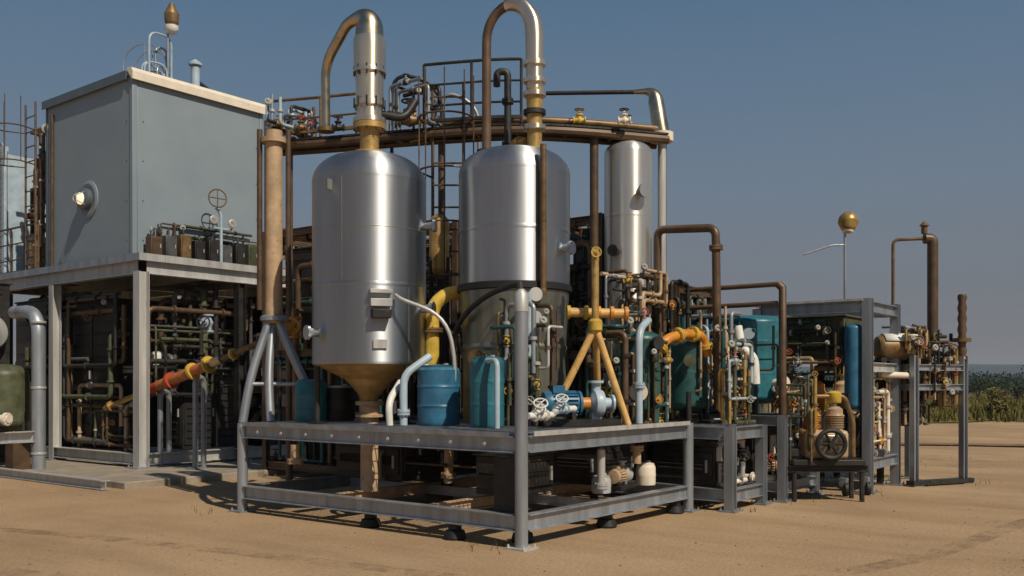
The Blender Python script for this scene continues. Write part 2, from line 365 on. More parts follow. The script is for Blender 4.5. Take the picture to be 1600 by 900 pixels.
def post_foot(t, po, x, y, s=.26, z=0):
    b = MB().cbox((x,y,z+.01), s, s, .02)
    for a in (-1,1):
        for c in (-1,1): b.tube([(x+a*s*.38,y+c*s*.38,z+.02),(x+a*s*.38,y+c*s*.38,z+.05)], .012, 6)
    obj('base_plate', b, 'galv', po)
def handrail(label, path, z, h=.95, m='galv', step=1.2, name='handrail', infill=2, group=None, close=False):
    path = [Vector((p[0], p[1], 0)) for p in path]; t = thing(name, label, 'railing', (path[0].x, path[0].y, z), group)
    up = Vector((0,0,1))
    for k in range(infill):
        zz = z + h*(1 - k/(infill)); tubeo('rail' if k else 'top_rail', [p + up*zz for p in path], .022 if k == 0 else .016, m, t, .1, 8)
    L = [(path[i+1]-path[i]).length for i in range(len(path)-1)]; tot = sum(L); n = max(1, int(round(tot/step)))
    for k in range(n+1):
        p, d = along(path, k/n); b = MB().tube([p+up*z, p+up*(z+h)], .02, 8); obj('rail_post', b, m, t)
    obj('toe_board', MB().tube([p + up*(z+.08) for p in path], .03, 4), m, t)
    return t
def ladder(label, p0, ang, z0, z1, m='galv', cage=True, wdt=.42):
    q = Matrix.Rotation(ang, 3, 'Z'); p0 = Vector((p0[0],p0[1],0)); t = thing('ladder', label, 'ladder', (p0.x,p0.y,z0))
    A = lambda x,y,z: p0 + q @ Vector((x,y,0)) + Vector((0,0,z))
    for s_ in (-1,1): tubeo('stile', [A(s_*wdt/2,0,z0), A(s_*wdt/2,0,z1)], .022, m, t, 0, 8)
    n = int((z1-z0)/.3); rung = None
    for k in range(n):
        if rung is None: rung = tubeo('rung', [A(-wdt/2,0,z0+.2), A(wdt/2,0,z0+.2)], .013, m, t, 0, 6); base = rung.location.copy()
        else:
            c = rung.copy(); COL.objects.link(c); c.parent = t; c.location = base + Vector((0,0,k*.3))
    if cage:
        zz = z0+2.2 if z1-z0 > 3.2 else z0+.4
        while zz <= z1+.01:
            pts = [A(math.cos(a)*.36, -.36-math.sin(a)*.36+.0, zz) for a in [k*math.pi/10 for k in range(11)]]
            tubeo('cage_hoop', [A(wdt/2,0,zz)] + pts + [A(-wdt/2,0,zz)], .014, m, t, 0, 6); zz += .7
        for a in (0,.8,1.57,2.34,3.14): tubeo('cage_bar', [A(math.cos(a)*.36,-.36-math.sin(a)*.36, z0+(2.2 if z1-z0>3.2 else .4)), A(math.cos(a)*.36,-.36-math.sin(a)*.36, z1)], .01, m, t, 0, 6)
    return t
def grating(u0,u1,v0,v1,z,parent,m='galv',step=.06,border=.04):
    b = MB(); k = u0
    while k < u1: b.box((k,v0,z-.03),(k+.006,v1,z)); k += step
    k = v0
    while k < v1: b.box((u0,k,z-.012),(u1,k+.005,z-.004)); k += step*2
    return obj('grating', b, m, parent, kind='stuff', smooth=False)
def frame(label, u0,u1,v0,v1, levels, posts_to, m='galv', name='skid_frame', cat='steel frame', pw=.12, bh=.16, feet='plate', cross_u=(), cross_v=(), z0=0.0, round_=False):
    """levels: beam centre heights; posts at the four corners to posts_to"""
    t = thing(name, label, cat, ((u0+u1)/2,(v0+v1)/2,z0))
    for i,(x,y) in enumerate(((u0,v0),(u1,v0),(u0,v1),(u1,v1))):
        top = posts_to[i] if isinstance(posts_to,(list,tuple)) else posts_to
        if top is None: continue
        b = MB(); 
        if round_: b.tube([(x,y,z0+.02),(x,y,top)], pw/2, 16)
        else: b.ibeam((x,y,z0+.02),(x,y,top), pw, pw, .012)
        po = obj('post', b, m, t)
        if feet == 'plate': post_foot(t, po, x, y, pw*2, z0)
    g = pw/2+.003
    for z in levels:
        for (a,b_) in (((u0+g,v0,z),(u1-g,v0,z)),((u0+g,v1,z),(u1-g,v1,z)),((u0,v0+g,z),(u0,v1-g,z)),((u1,v0+g,z),(u1,v1-g,z))):
            obj('beam', MB().ibeam(a,b_,pw*.85,bh,.012), m, t)
        for c in cross_v: obj('cross_beam', MB().ibeam((u0+pw,c,z),(u1-pw,c,z),pw*.7,bh*.8,.01), 'cream2' if z < .3 and 'in front' in label else m, t)
        for c in cross_u: obj('cross_beam', MB().ibeam((c,v0+pw,z-.004),(c,v1-pw,z-.004),pw*.6,bh*.7,.01), m, t)
    return t
def brace(t, a, b, r=.025, m='galv'): return tubeo('brace', [a,b], r, m, t, 0, 8)
#@@BUILD
rnd = random.Random(7)
# ================================================================== GROUND, FIELD, HILLS
def ground_mat():
    m = bpy.data.materials.new('sandy_ground'); m.use_nodes = True; n = m.node_tree; L = n.links.new; b = n.nodes['Principled BSDF']
    g = n.nodes.new('ShaderNodeNewGeometry')
    def noise(sc, det=6, rough=.6, mp=None):
        x = n.nodes.new('ShaderNodeTexNoise'); x.inputs['Scale'].default_value = sc; x.inputs['Detail'].default_value = det; x.inputs['Roughness'].default_value = rough
        if mp:
            k = n.nodes.new('ShaderNodeMapping'); k.inputs['Scale'].default_value = mp; k.inputs['Rotation'].default_value = (0,0,R(38)); L(g.outputs['Position'], k.inputs[0]); L(k.outputs[0], x.inputs[0])
        else: L(g.outputs['Position'], x.inputs[0])
        return x.outputs[0]
    def ramp(f, stops):
        r = n.nodes.new('ShaderNodeValToRGB'); e = r.color_ramp.elements
        while len(e) > 1: e.remove(e[0])
        e[0].position = stops[0][0]; e[0].color = (*stops[0][1], 1)
        for p, c in stops[1:]: q = e.new(p); q.color = (*c, 1)
        L(f, r.inputs[0]); return r.outputs[0]
    def mix(a, b_, f, t='MIX'):
        x = n.nodes.new('ShaderNodeMix'); x.data_type = 'RGBA'; x.blend_type = t
        if isinstance(f, float): x.inputs[0].default_value = f
        else: L(f, x.inputs[0])
        L(a, x.inputs[6]); L(b_, x.inputs[7]); return x.outputs[2]
    c1 = ramp(noise(.35), [(.3,(.33,.225,.135)),(.5,(.40,.278,.168)),(.7,(.455,.325,.20))])
    c2 = ramp(noise(1.0,8,.65,(1,.22,1)), [(.3,(.8,.79,.78)),(.5,(1,1,1)),(.72,(1.08,1.07,1.05))])
    c3 = ramp(noise(28,4), [(.3,(.78,.76,.74)),(.6,(1.05,1.05,1.05))])
    c = mix(mix(c1, c2, 1.0, 'MULTIPLY'), c3, 1.0, 'MULTIPLY')
    L(c, b.inputs['Base Color']); b.inputs['Roughness'].default_value = .95; b.inputs['Specular IOR Level'].default_value = .15
    bp = n.nodes.new('ShaderNodeBump'); bp.inputs['Strength'].default_value = .5; bp.inputs['Distance'].default_value = .03
    a = n.nodes.new('ShaderNodeMath'); a.operation = 'ADD'; L(noise(9,8,.7), a.inputs[0]); L(noise(60,3), a.inputs[1]); L(a.outputs[0], bp.inputs['Height']); L(bp.outputs[0], b.inputs['Normal'])
    return m
M['ground'] = ground_mat()
def coords():
    c = []; x = 0; st = .3
    while x < 3300:
        c.append(x); x += st
        if x > 14: st *= 1.16
    return [-q for q in c[:0:-1]] + c
cs = coords(); n_ = len(cs); mb = MB()
V = []
for y in cs:
    for x in cs:
        d = math.hypot(x-2, y-4); amp = max(0, min(1, (d-9)/8)) * .05
        V.append((x, y, (math.sin(x*.7+1.3)*math.cos(y*.53)*.5+math.sin(x*.23+y*.31)*.5-.5)*amp))
mb.v = [Vector(q) for q in V]; mb.f = [(j*n_+i, j*n_+i+1, (j+1)*n_+i+1, (j+1)*n_+i) for j in range(n_-1) for i in range(n_-1)]
obj('ground', mb, 'ground', loc=(0,0,0), kind='structure')
# loose stones
mb = MB()
for k in range(4500):
    Y = 4.5 + rnd.random()**1.6*22; px = rnd.uniform(-150, 1750); p = G(px, Y, -.003); r = .005+.022*rnd.random()**3
    if -0.2 < p.x < 9 and -1 < p.y < 4.6: continue
    vs = [p + Vector((math.cos(a)*r*rnd.uniform(.7,1.2), math.sin(a)*r*rnd.uniform(.7,1.2), h)) for a,h in [(i*1.257,0) for i in range(5)]] + [p + Vector((0,0,r*rnd.uniform(.5,.9)))]
    mb.add(vs, [(i,(i+1)%5,5) for i in range(5)])
M['stone'] = mat('stones', (.27,.2,.14), .9, 0, .5, 9)
tag(obj('loose_stones', mb, 'stone', loc=(0,0,0), smooth=False), 'small loose stones scattered over the sandy ground', 'stones')['kind'] = 'stuff'
# darker wheel track beyond the skids, grass field further off
def strip(name, pts_near, pts_far, z, m, label=None, kind='structure'):
    mb = MB(); 
    for a, b in zip(pts_near, pts_far): mb.v += [Vector((a.x,a.y,z)), Vector((b.x,b.y,z))]
    mb.f = [(2*i,2*i+2,2*i+3,2*i+1) for i in range(len(pts_near)-1)]
    return obj(name, mb, m, loc=(0,0,0), kind=kind)
M['track'] = mat('packed_track', (.20,.12,.07), .95, 0, .3, 3, bump=.3)
xs = [(-3000 + k*60) for k in range(130)]
M['field'] = mat('dry_grass_field', (.135,.115,.035), .95, 0, .6, .35, bump=.6)
strip('grass_field', [G(x, 39+2.0*math.sin(x*.013)+1.2*math.sin(x*.037)) for x in xs], [G(x, 1500) for x in xs], .012, 'field')
strip('dirt_track', [G(x, 24.5+.5*math.sin(x*.01)) for x in xs], [G(x, 25.7+.5*math.sin(x*.01+1)) for x in xs], .004, 'track')
M['hill'] = mat('hazy_wooded_hill', (.022,.05,.075), 1, 0, .4, .02, spec=.1)  # the blue of distant haze is put into the hill colour
mb = MB(); N = 240
for k in range(N+1):
    a = 2*math.pi*k/N; h = 45+14*math.sin(a*5)+9*math.sin(a*13+1)+5*math.sin(a*31)
    for rr, hh in ((1900,-1),(2300,h*.7),(2700,h),(3300,h*.4)): mb.v.append(Vector((math.cos(a)*rr, math.sin(a)*rr, hh)))
mb.f = [(4*k+j, 4*k+4+j, 4*k+5+j, 4*k+1+j) for k in range(N) for j in range(3)]
obj('hills', mb, 'hill', loc=(0,0,0), kind='structure')
def leafmat(name, col):
    m = mat(name, col, .6, 0, .55, 1.5, spec=.2); return m
M['leaf_dark'] = leafmat('dark_foliage', (.028,.045,.014)); M['leaf_olive'] = leafmat('olive_foliage', (.15,.13,.03)); M['leaf_blue'] = leafmat('far_foliage', (.02,.045,.035)); M['bark'] = mat('bark', (.09,.06,.04), .9)
def leaves(mb, c, rx, rz, n, s, rn):
    for _ in range(n):
        while True:
            q = Vector((rn.uniform(-1,1), rn.uniform(-1,1), rn.uniform(-1,1)))
            if .35 < q.length < 1: break
        p = c + Vector((q.x*rx, q.y*rx, q.z*rz)); a = Vector((rn.gauss(0,1),rn.gauss(0,1),rn.gauss(0,1))).normalized(); b = a.orthogonal().normalized()*s*rn.uniform(.5,1.2); a *= s*rn.uniform(.6,1.4)
        mb.add([p-a*.5, p+b*.4, p+a*.5, p-b*.4], [(0,1,2,3)])
# tree line along the far side of the field: one dense mass
mb = MB(); rn = random.Random(3)
for k in range(620):
    a = rn.uniform(-.62, .62) if k < 420 else rn.uniform(-2.6, 2.6)
    d = rn.uniform(140, 230); f = 37.9*math.pi/180 - a; c = Vector((CU+math.cos(f)*d, CV+math.sin(f)*d, rn.uniform(.8, 2.6)))
    leaves(mb, c, rn.uniform(2,4.5), rn.uniform(1.0,2.2), 100, .5, rn)
tag(obj('tree_line', mb, 'leaf_blue', loc=(0,0,0), smooth=False), 'dark wooded belt along the horizon behind the dry field', 'trees')['kind'] = 'stuff'
mb = MB()
for k in range(26000):
    Y = rn.uniform(39.5, 105); px = rn.uniform(1250, 2050) if k < 17000 else rn.uniform(-600, 1300); p = G(px, Y, 0); h = rn.uniform(.12,.42); a = rn.uniform(0,6.28); d = Vector((math.cos(a),math.sin(a),0))*rn.uniform(.02,.07); l = Vector((rn.uniform(-.12,.12),rn.uniform(-.12,.12),h))
    mb.add([p-d, p+d, p+d*.7+l, p-d*.5+l*rn.uniform(.6,1)], [(0,1,2,3)])
tag(obj('dry_grass', mb, 'leaf_olive', loc=(0,0,0), smooth=False), 'yellow green dry grass growing on the field beyond the yard', 'grass')['kind'] = 'stuff'
def bush(px, Y, r, h, m, label, group='scrub bushes on the field at right'):
    p = G(px, Y, 0); t = thing('bush', label, 'bush', p, group); rn = random.Random(int(px*7+Y)); mb = MB()
    for k in range(7):
        a = rn.uniform(0,6.28); d = rn.uniform(0,.65)*r; leaves(mb, p+Vector((math.cos(a)*d, math.sin(a)*d, h*rn.uniform(.35,.65))), r*rn.uniform(.35,.6), h*.35, 110, .17, rn)
    obj('foliage', mb, m, t, smooth=False); mb = MB()
    for k in range(5):
        a = rn.uniform(0,6.28); mb.tube([p, p+Vector((math.cos(a)*r*.4, math.sin(a)*r*.4, h*.7))], [.05,.015], 5)
    obj('stem', mb, 'bark', t)
for px, Y, r, h, m, l in ((1528,108,2.0,2.7,'leaf_dark','dark bush on the field just right of the rightmost grey post'),(1552,84,1.3,1.5,'leaf_olive','small olive bush in the field, second from the rightmost post'),(1570,118,2.4,3.2,'leaf_dark','tall dark bush in the middle of the scrub at the right edge'),
    (1592,96,1.5,1.9,'leaf_dark','dark low bush nearest the right edge of the photo'),(1612,125,2.8,3.6,'leaf_dark','large dark bush cut by the right edge of the photo'),(1540,135,2.6,3.9,'leaf_dark','distant dark bush behind the others, nearest the skid'),(1560,46,.7,.9,'leaf_olive','lowest olive bush at the near edge of the dry grass')):
    bush(px, Y, r, h, m, l)
# concrete pad under the raised module
mb = MB(); a = G(195, 14.35, 0)
pu, pv = a.x, a.y
mb.box((pu, pv, -.05), (pu+7.5, pv+9.5, .11))
obj('concrete_pad', mb, 'conc', loc=(pu,pv,0), kind='structure', bevel=.02)

# ================================================================== FRONT SKID (1)
D = 1.09
t = frame('low grey skid frame in front carrying the two big steel tanks', 0, 3.46, 0, 4.4, (D-.08, .25), (2.47, D+.02, D+.02, D+.02), 'galv', pw=.13, bh=.16, cross_v=(1.35, 2.9), cross_u=(1.7,), feet='none', round_=True)
SK1 = t
post_foot(t, t, 0, 0, .24)
for x, y in ((3.46,0),(0,4.4),(3.46,4.4)): post_foot(t, t, x, y, .24)
obj('channel_post', MB().box((.07,.14,.17),(.17,.40,D-.22)).box((.17,.14,.17),(.24,.165,D-.22)).box((.17,.375,.17),(.24,.40,D-.22)), 'olive' if 0 else 'dark', t, bevel=.006)
M['cone'] = mat('golden_brown_cone', (.52,.34,.13), .42, .3, .35, 6, rust=.1)
M['greyd'] = mat('dark_grey_primer', (.10,.10,.10), .5, .2, .3, 6, rust=.1)  # dark grey primer with a little rust
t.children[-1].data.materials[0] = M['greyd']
t.children[0].data.materials[0] = M['galvw']
for x, y in ((.1,2.2),(.35,.25),(3.2,.05),(1.7,.1),(.05,.9)):
    obj('rubber_mount', MB().lathe((x,y,0), [(.11,0),(.12,.02),(.1,.09),(.07,.1),(.07,.165)], 16), 'black', t)
for k, v0 in enumerate((.1, 1.15, 2.2, 3.25)):
    grating(.08, 3.38, v0, v0+1.0, D+.035, t, 'galv', .07)
b = MB(); b.tube([(.0,0,2.30),(.0,0,2.47),(.0,.0,2.52)],[.07,.07,.03],12); obj('post_cap', b, 'galvw', t)
obj('kick_plate', MB().box((-.082,.1,D-.0),(-.072,4.3,D+.04)), 'galv', t); obj('kick_plate', MB().box((.1,-.082,D),(3.36,-.072,D+.05)), 'galvw', t)
b = MB(); 
for k in range(9): b.tube([(-.09,.4+k*.45,D-.08),(-.075,.4+k*.45,D-.08)], .018, 6)
obj('bolt', b, 'galvw', t, kind='stuff')
# tanks --------------------------------------------------------------
T1 = (.72, 2.87); r1 = .685
t = thing('steel_tank', 'brushed steel tank on the left of the pair, with a brown cone bottom', 'tank', (T1[0],T1[1],D), 'pair of big brushed steel tanks')
def shell(t, c, r, z0, seams, z1, m='steel', n=64, name='shell'):
    p = [(r*.985,z0),(r,z0+.02)]
    for s_ in seams: p += [(r,s_-.022),(r*1.008,s_-.014),(r*1.008,s_+.014),(r,s_+.022)]
    p += [(r,z1)]; return obj(name, MB().lathe((c[0],c[1],0), p, n), m, t)
shell(t, T1, r1, 1.83, (2.76,), 4.02)
dome = lambda r, z, h: [(r*(math.cos(a))**.75 if a < 1.56 else .05, z+h*math.sin(a)) for a in [k*math.pi/2/12 for k in range(13)]]
obj('top_head', MB().lathe((*T1,0), [(r1*1.004,4.005),(r1*1.004,4.03)] + dome(r1, 4.03, .36), 64), 'steel', t)
obj('cone_bottom', MB().lathe((*T1,0), [(.10,1.38),(.12,1.46),(.30,1.66),(.60,1.805),(.67,1.828)], 48), 'cone', t)
obj('outlet_neck', MB().lathe((*T1,0), [(.17,1.20),(.17,1.23),(.12,1.235),(.12,1.34),(.17,1.345),(.17,1.39),(.1,1.395)], 24), 'tan', t)
tubeo('drain_pipe', [(*T1,1.22),(*T1,.30)], .11, 'cream2', t)
for a in (.5, 2.6, 4.7):
    p = Vector((T1[0]+math.cos(a)*.63, T1[1]+math.sin(a)*.63, 0)); b = MB().tube([(p.x,p.y,D+.045),(p.x,p.y,1.95)], .035, 10); b.cbox((p.x,p.y,D+.05), .16,.16,.02); obj('leg', b, 'dark', t)
def onshell(c, r, deg, z, out=0):                            # point on a shell; deg 0 faces the camera, + to the right in view
    base = math.atan2(CV-c[1], CU-c[0]); a = base + R(deg); return Vector((c[0]+math.cos(a)*(r+out), c[1]+math.sin(a)*(r+out), z)), Vector((math.cos(a), math.sin(a), 0))
p, d = onshell(T1, r1, 10, 2.66); b = MB(); rz = math.atan2(d.y,d.x)
for z, sz, wd in ((2.66,.05,.26),(2.53,.09,.25)): b.cbox(p+d*.05+Vector((0,0,z-2.66)), .10, wd, sz, rz)
obj('level_bracket', b, 'galvw', t, bevel=.006)
b = MB().cbox(p+d*.07+Vector((0,0,2.40-2.66)), .13, .22, .10, rz); obj('instrument_box', b, 'dark', t, bevel=.008)
obj('nameplate', MB().cbox(p+d*.012+Vector((0,0,2.06-2.66)), .02, .16, .1, rz), 'galvw', t)
for dg, z, nr in ((-62,2.2,.05),(66,2.5,.05),(72,3.5,.045)):
    p, d = onshell(T1, r1, dg, z); b = MB().tube([p-d*.05,p+d*.12], nr, 12); b.lathe(p+d*.11, [(nr*1.7,0),(nr*1.7,.035)], 16, d); obj('nozzle', b, 'steel', t)
for dg in (-40, 130, 220):
    p, d = onshell(T1, r1, dg, 3.9); obj('lifting_lug', MB().cbox(p+d*.03, .09, .03, .12, math.atan2(d.y,d.x)), 'steel_lo', t)
# hose from tank 1 side down
p, d = onshell(T1, r1, 24, 2.62, .05)
pipe('thin grey hose curving from the left steel tank down to the deck', [p, p+d*.12+Vector((0,0,-.05)), p+Vector((.25,-.55,-.25)), p+Vector((.35,-.62,-.8)), p+Vector((.3,-.55,-1.48))], .022, 'galvw', bend=.3)
for z_ in (3.42,): obj('weld_seam', MB().lathe((*T1,0), [(r1*1.0,z_-.008),(r1*1.004,z_-.004),(r1*1.004,z_+.004),(r1*1.0,z_+.008)], 64), 'steel_lo', t)
for dg_, za_, zb_ in ((-28,2.8,4.0),(42,1.86,2.73)): p, d = onshell(T1, r1, dg_, (za_+zb_)/2); obj('weld_seam', MB().cbox(p, .012,.014,zb_-za_,math.atan2(d.y,d.x)), 'steel_lo', t)
# tank 2
T2 = (1.80, 1.48); r2 = .675
t2 = thing('steel_tank', 'brushed steel tank on the right of the pair, strapped above a dark green skirt', 'tank', (T2[0],T2[1],D), 'pair of big brushed steel tanks')
shell(t2, T2, r2, 2.72, (3.42,), 4.12)
obj('top_head', MB().lathe((*T2,0), [(r2*1.004,4.105),(r2*1.004,4.13)] + dome(r2, 4.13, .32), 64), 'steel', t2)
obj('skirt', MB().lathe((*T2,0), [(r2*.93,D+.045),(r2*.93,2.0),(r2*.95,2.02),(r2*.95,2.05),(r2*.93,2.07),(r2*.985,2.71)], 56), 'skirt', t2)
obj('strap', MB().lathe((*T2,0), [(r2*1.005,2.70),(r2*1.03,2.71),(r2*1.03,2.78),(r2*1.005,2.79)], 64), 'black', t2)
for dg, z, nr, m_ in ((18,2.62,.05,'galvw'),(18,2.36,.045,'galvw'),(40,2.2,.05,'steel'),(-35,1.9,.06,'bronze'),(-5,1.75,.08,'steel'),(60,3.2,.05,'steel')):
    p, d = onshell(T2, r2, dg, z); b = MB().tube([p-d*.1,p+d*.1], nr, 14); b.lathe(p+d*.08, [(nr*1.6,0),(nr*1.6,.04)], 18, d); obj('nozzle', b, m_, t2)
p, d = onshell(T2, r2, 12, 2.3); obj('level_glass', MB().tube([p+d*.13+Vector((0,0,-.4)), p+d*.13+Vector((0,0,.34))], .03, 10), 'pale', t2)
p, d = onshell(T2, r2, 24, 2.68, .01); obj('vertical_seam', MB().cbox(Vector((p.x,p.y,3.4)), .012, .03, 1.3, math.atan2(d.y,d.x)), 'steel_lo', t2)
# risers on the tanks --------------------------------------------------
Y1 = 11.5
t = thing('riser_pipe', 'fat polished riser on the left steel tank with an arm bending down left', 'pipe', (T1[0],T1[1],4.36))
c = Vector((T1[0],T1[1],0)); zt = lambda py, Y=11.5: CH+(600-py)/F*Y
ex, ey = c.x, c.y
obj('neck', MB().lathe(c, [(.19,4.36),(.19,4.42),(.115,4.43),(.115,4.68),(.2,4.69),(.2,4.76)], 28), 'gold', t)
obj('barrel', MB().lathe(c, [(.2,4.765),(.2,4.82),(.155,4.83),(.155,4.96),(.185,4.97),(.185,5.03),(.165,5.04),(.17,5.36),(.2,5.37),(.2,5.40),(.19,5.42),(.195,5.72),(.185,5.8)], 36), 'polish', t)
z0 = zt(62)
up = [c+Vector((0,0,5.78)), c+Vector((0,0,zt(36)))]
lft = W(508, 100, 11.9)
tip = W(509, 200, 11.9)
fb = MB(); pts = fillet([Vector((c.x,c.y,5.78)), Vector((c.x,c.y,6.06)), Vector(W(545,32,11.6)), Vector(lft), Vector(tip)], .2, 8)
rs = []
for i in range(len(pts)): f_ = i/(len(pts)-1); rs.append(.175*(1-min(1,f_*2.2)) + .07*min(1,f_*2.2) - .012*max(0,f_*2.2-1))
fb.tube(pts, rs, 18); obj('swan_neck', fb, 'warm', t)
tubeo('flange', [tip+Vector((0,0,.0)), tip+Vector((0,0,-.05))], .11, 'bronze', t)
for z in (4.72, 5.0, 5.385): 
    b = MB()
    for k in range(10): a = k*.628; b.tube([c+Vector((math.cos(a)*.185,math.sin(a)*.185,z-.06)), c+Vector((math.cos(a)*.185,math.sin(a)*.185,z+.06))], .012, 6)
    obj('bolt_ring', b, 'dark', t, kind='stuff')
tubeo('tie_pipe', [c+Vector((0,0,4.9)), c+Vector((.45,-.15,4.9)), c+Vector((.6,-.2,5.15))], .05, 'dark', t, .12)
# tank 2 inverted U
yy = 11.45
L0 = W(760, 240, 11.5); R0 = W(835, 246, 11.25)
t = thing('riser_pipe', 'tall inverted U pipe on top of the right steel tank', 'pipe', (T2[0],T2[1],4.4))
arc = [Vector((L0.x,L0.y,4.36)), Vector((L0.x,L0.y,zt(70)))]
for k in range(1, 16):
    a = math.pi*k/16; f_ = (1-math.cos(a))/2; q = L0.lerp(R0, f_); arc.append(Vector((q.x,q.y, zt(66)+.40*math.sin(a))))
na = len(arc); arc += [Vector((R0.x,R0.y,zt(70))), Vector((R0.x,R0.y,zt(150))), Vector((R0.x,R0.y,4.36))]
rs = [.056]*2 + [.056 + .055*max(0,min(1,(k-6)/8)) for k in range(1,16)] + [.112, .10, .085]
obj('bent_tube', MB().tube(arc[:9], rs[:9], 16), 'brown', t); obj('bent_tube', MB().tube(arc[8:-1], rs[8:-1], 18), 'polish', t)
obj('lower_tube', MB().tube([arc[-2], arc[-1]], [.10,.085], 18), 'gold', t)
for py in (100, 127, 148, 176, 200): z = zt(py, 11.25); obj('flange', MB().lathe(Vector((R0.x,R0.y,0)), [(.125,z-.03),(.135,z-.025),(.135,z+.025),(.125,z+.03)], 24), 'polish' if py != 176 else 'dark', t)
obj('base_flange', MB().lathe(Vector((L0.x,L0.y,0)), [(.12,4.37),(.12,4.44)], 20), 'dark', t)
q = L0.lerp(R0,.45); obj('vent_cap', MB().lathe(Vector((q.x,q.y,0)), [(.05,zt(66)+.42),(.05,zt(66)+.50),(.13,zt(66)+.52),(.13,zt(66)+.58),(.02,zt(66)+.62)], 16), 'warm', t)
# small goose neck between the legs of the U
a_ = W(793, 250, 11.9); b_ = W(776, 250, 11.9)
pipe('small dark goose neck vent standing inside the inverted U pipe', [(a_.x,a_.y,4.30),(a_.x,a_.y,zt(112,11.9)),(b_.x,b_.y,zt(112,11.9)),(b_.x,b_.y,zt(135,11.9))], .045, 'dark', flanges=(.2,.55))
hp = [Vector((0,0,2.44)), W(812,442,10.35), W(770,456,10.5), W(735,480,10.85), W(712,512,11.3), W(706,560,11.4)]
pipe('black hose arching from the corner post across the right steel tank', hp, .032, 'black', bend=.3)
# horizontal golden link on the top of tank 2
p0 = W(820,222,11.3); p1 = W(798,222,11.55)
pipe('short golden stub pipe on the crown of the right steel tank', [(p0.x,p0.y,4.50),(p1.x,p1.y,4.5),(p1.x,p1.y,4.38)], .05, 'gold', flanges=(.3,))
# long light downpipe in front of tank 2, its shadow put into the brown
p = onshell(T2, r2, 26, 0, .08)[0]
pipe('light downpipe, its shadow painted brown, running down the front of the right steel tank', [(p.x,p.y,4.34),(p.x,p.y,2.62)], .036, 'bronze', rings=(.03,.5,.97))
# A-frame at the left end + tan column
ap = W(430, 500, 12.35); ap = Vector((.42, 4.32, zt(500,12.3)))
t = thing('tan_column', 'tall tan round column rising from the grey A-frame to the walkway', 'column', (.42,4.32,ap.z))
obj('shaft', MB().tube([(.42,4.32,ap.z-.05),(.42,4.32,4.85)], .11, 20), 'tan', t)
obj('collar', MB().lathe((.42,4.32,0), [(.17,ap.z-.02),(.17,ap.z+.03),(.13,ap.z+.05)], 20), 'galv', t)
for z in (4.72,): obj('flange', MB().lathe((.42,4.32,0), [(.165,z-.03),(.165,z+.03)], 20), 'tan', t)
for dx, dy in ((-.13,.12),(.12,-.14)): tubeo('side_conduit', [(.42+dx,4.32+dy,2.55),(.42+dx,4.32+dy,4.86)], .035, 'brown', t)
t = thing('a_frame_support', 'grey tubular A-frame at the left end of the front skid', 'support', (0,4.4,D))
f1 = W(373, 640, 11.95); f1.z = D; 
for ft, top, nm in (((.0,4.4,D+.02), (.34,4.32,ap.z-.05),'leg'), ((.75,3.75,D+.04),(.46,4.28,ap.z-.05),'leg'), ((.2,4.1,D+.04),(.4,4.33,ap.z-.1),'leg'), ((1.2,4.3,D+.04),(.50,4.34,ap.z-.05),'leg')):
    ft = Vector(ft); top = Vector(top); md = ft.lerp(top,.42)+Vector((-.03,.02,.06)); tubeo(nm, [ft, md, top], .055 if ft.x != .2 else .035, 'galv', t, .5)
tubeo('tie_bar', [(.08,4.38,1.6),(.66,3.9,1.6)], .025, 'galv', t)
# drums on the deck
def drum(label, c, r, z0, h, m, name='drum', cat='drum', bands=2, lid=None, group=None):
    t = thing(name, label, cat, (c[0],c[1],z0), group); p = [(r*.97,z0),(r,z0+.02)]
    for k in range(bands): s_ = z0+h*(k+1)/(bands+1); p += [(r,s_-.02),(r*1.035,s_),(r,s_+.02)]
    p += [(r,z0+h-.03),(r*.9,z0+h)]; obj('shell', MB().lathe((c[0],c[1],0), p, 32), m, t)
    obj('lid', MB().lathe((c[0],c[1],0), [(r*.86,z0+h-.001),(r*.86,z0+h+.02),(r*.3,z0+h+.035),(.02,z0+h+.035)], 28), lid or m, t)
    obj('bung', MB().lathe((c[0]+r*.5,c[1],0), [(.03,z0+h+.02),(.03,z0+h+.05)], 10), 'galvw', t); return t
zd = D+.04
drum('blue steel drum on the front deck between the two tanks', (.79,1.80), .245, zd, .66, 'blue', group='blue drums on the front deck')
drum('teal drum standing in front of the right steel tank', (.74,1.04), .19, zd, .74, 'teal', group='blue drums on the front deck')
pipe('pale blue hooped pipe beside the teal drum', [(.52,.72,zd),(.52,.72,1.85),(.62,.95,1.85)], .03, 'pale')
pipe('pale blue pipe rising from the deck left of the blue drum', [(.45,2.03,zd),(.45,2.03,1.70),(.75,1.9,1.92)], .045, 'pale', flanges=(.15,))
pipe('curved white pipe on the deck below the left steel tank', [(.3,2.1,zd),(.3,2.12,1.4),(.62,2.25,1.62)], .04, 'white', bend=.3)
pipe('yellow elbow pipe between the two steel tanks', [(1.2,2.28,zd),(1.2,2.28,2.55),(1.35,2.15,2.72),(1.7,2.05,2.72)], .085, 'yellow', flanges=(.2,.55), fm='bronze')
valve('tan valve low between the blue drum and the yellow elbow pipe', (.98,2.2,1.75), (0,0,1), .09, 'cream', 'yellow', (-.79,-.61,0))
pump('blue pump on the right half of the front deck behind the corner post', (1.55,.38,zd), R(-38), 1.0, 'blue', 'pale')
valve('white valve by the corner post', (.72,.30,zd+.14), (1,0,0), .10, 'white', 'white', (-.5,-.4,.75))
valve('pale valve beside the blue pump', (1.05,.26,zd+.2), (1,0,0), .09, 'pale', 'white', (-.5,-.4,.75))
pipe('short white pipe joining the two small valves near the corner post', [(.5,.30,zd+.14),(.95,.30,zd+.14),(.95,.26,zd+.2),(1.3,.26,zd+.2)], .035, 'white')
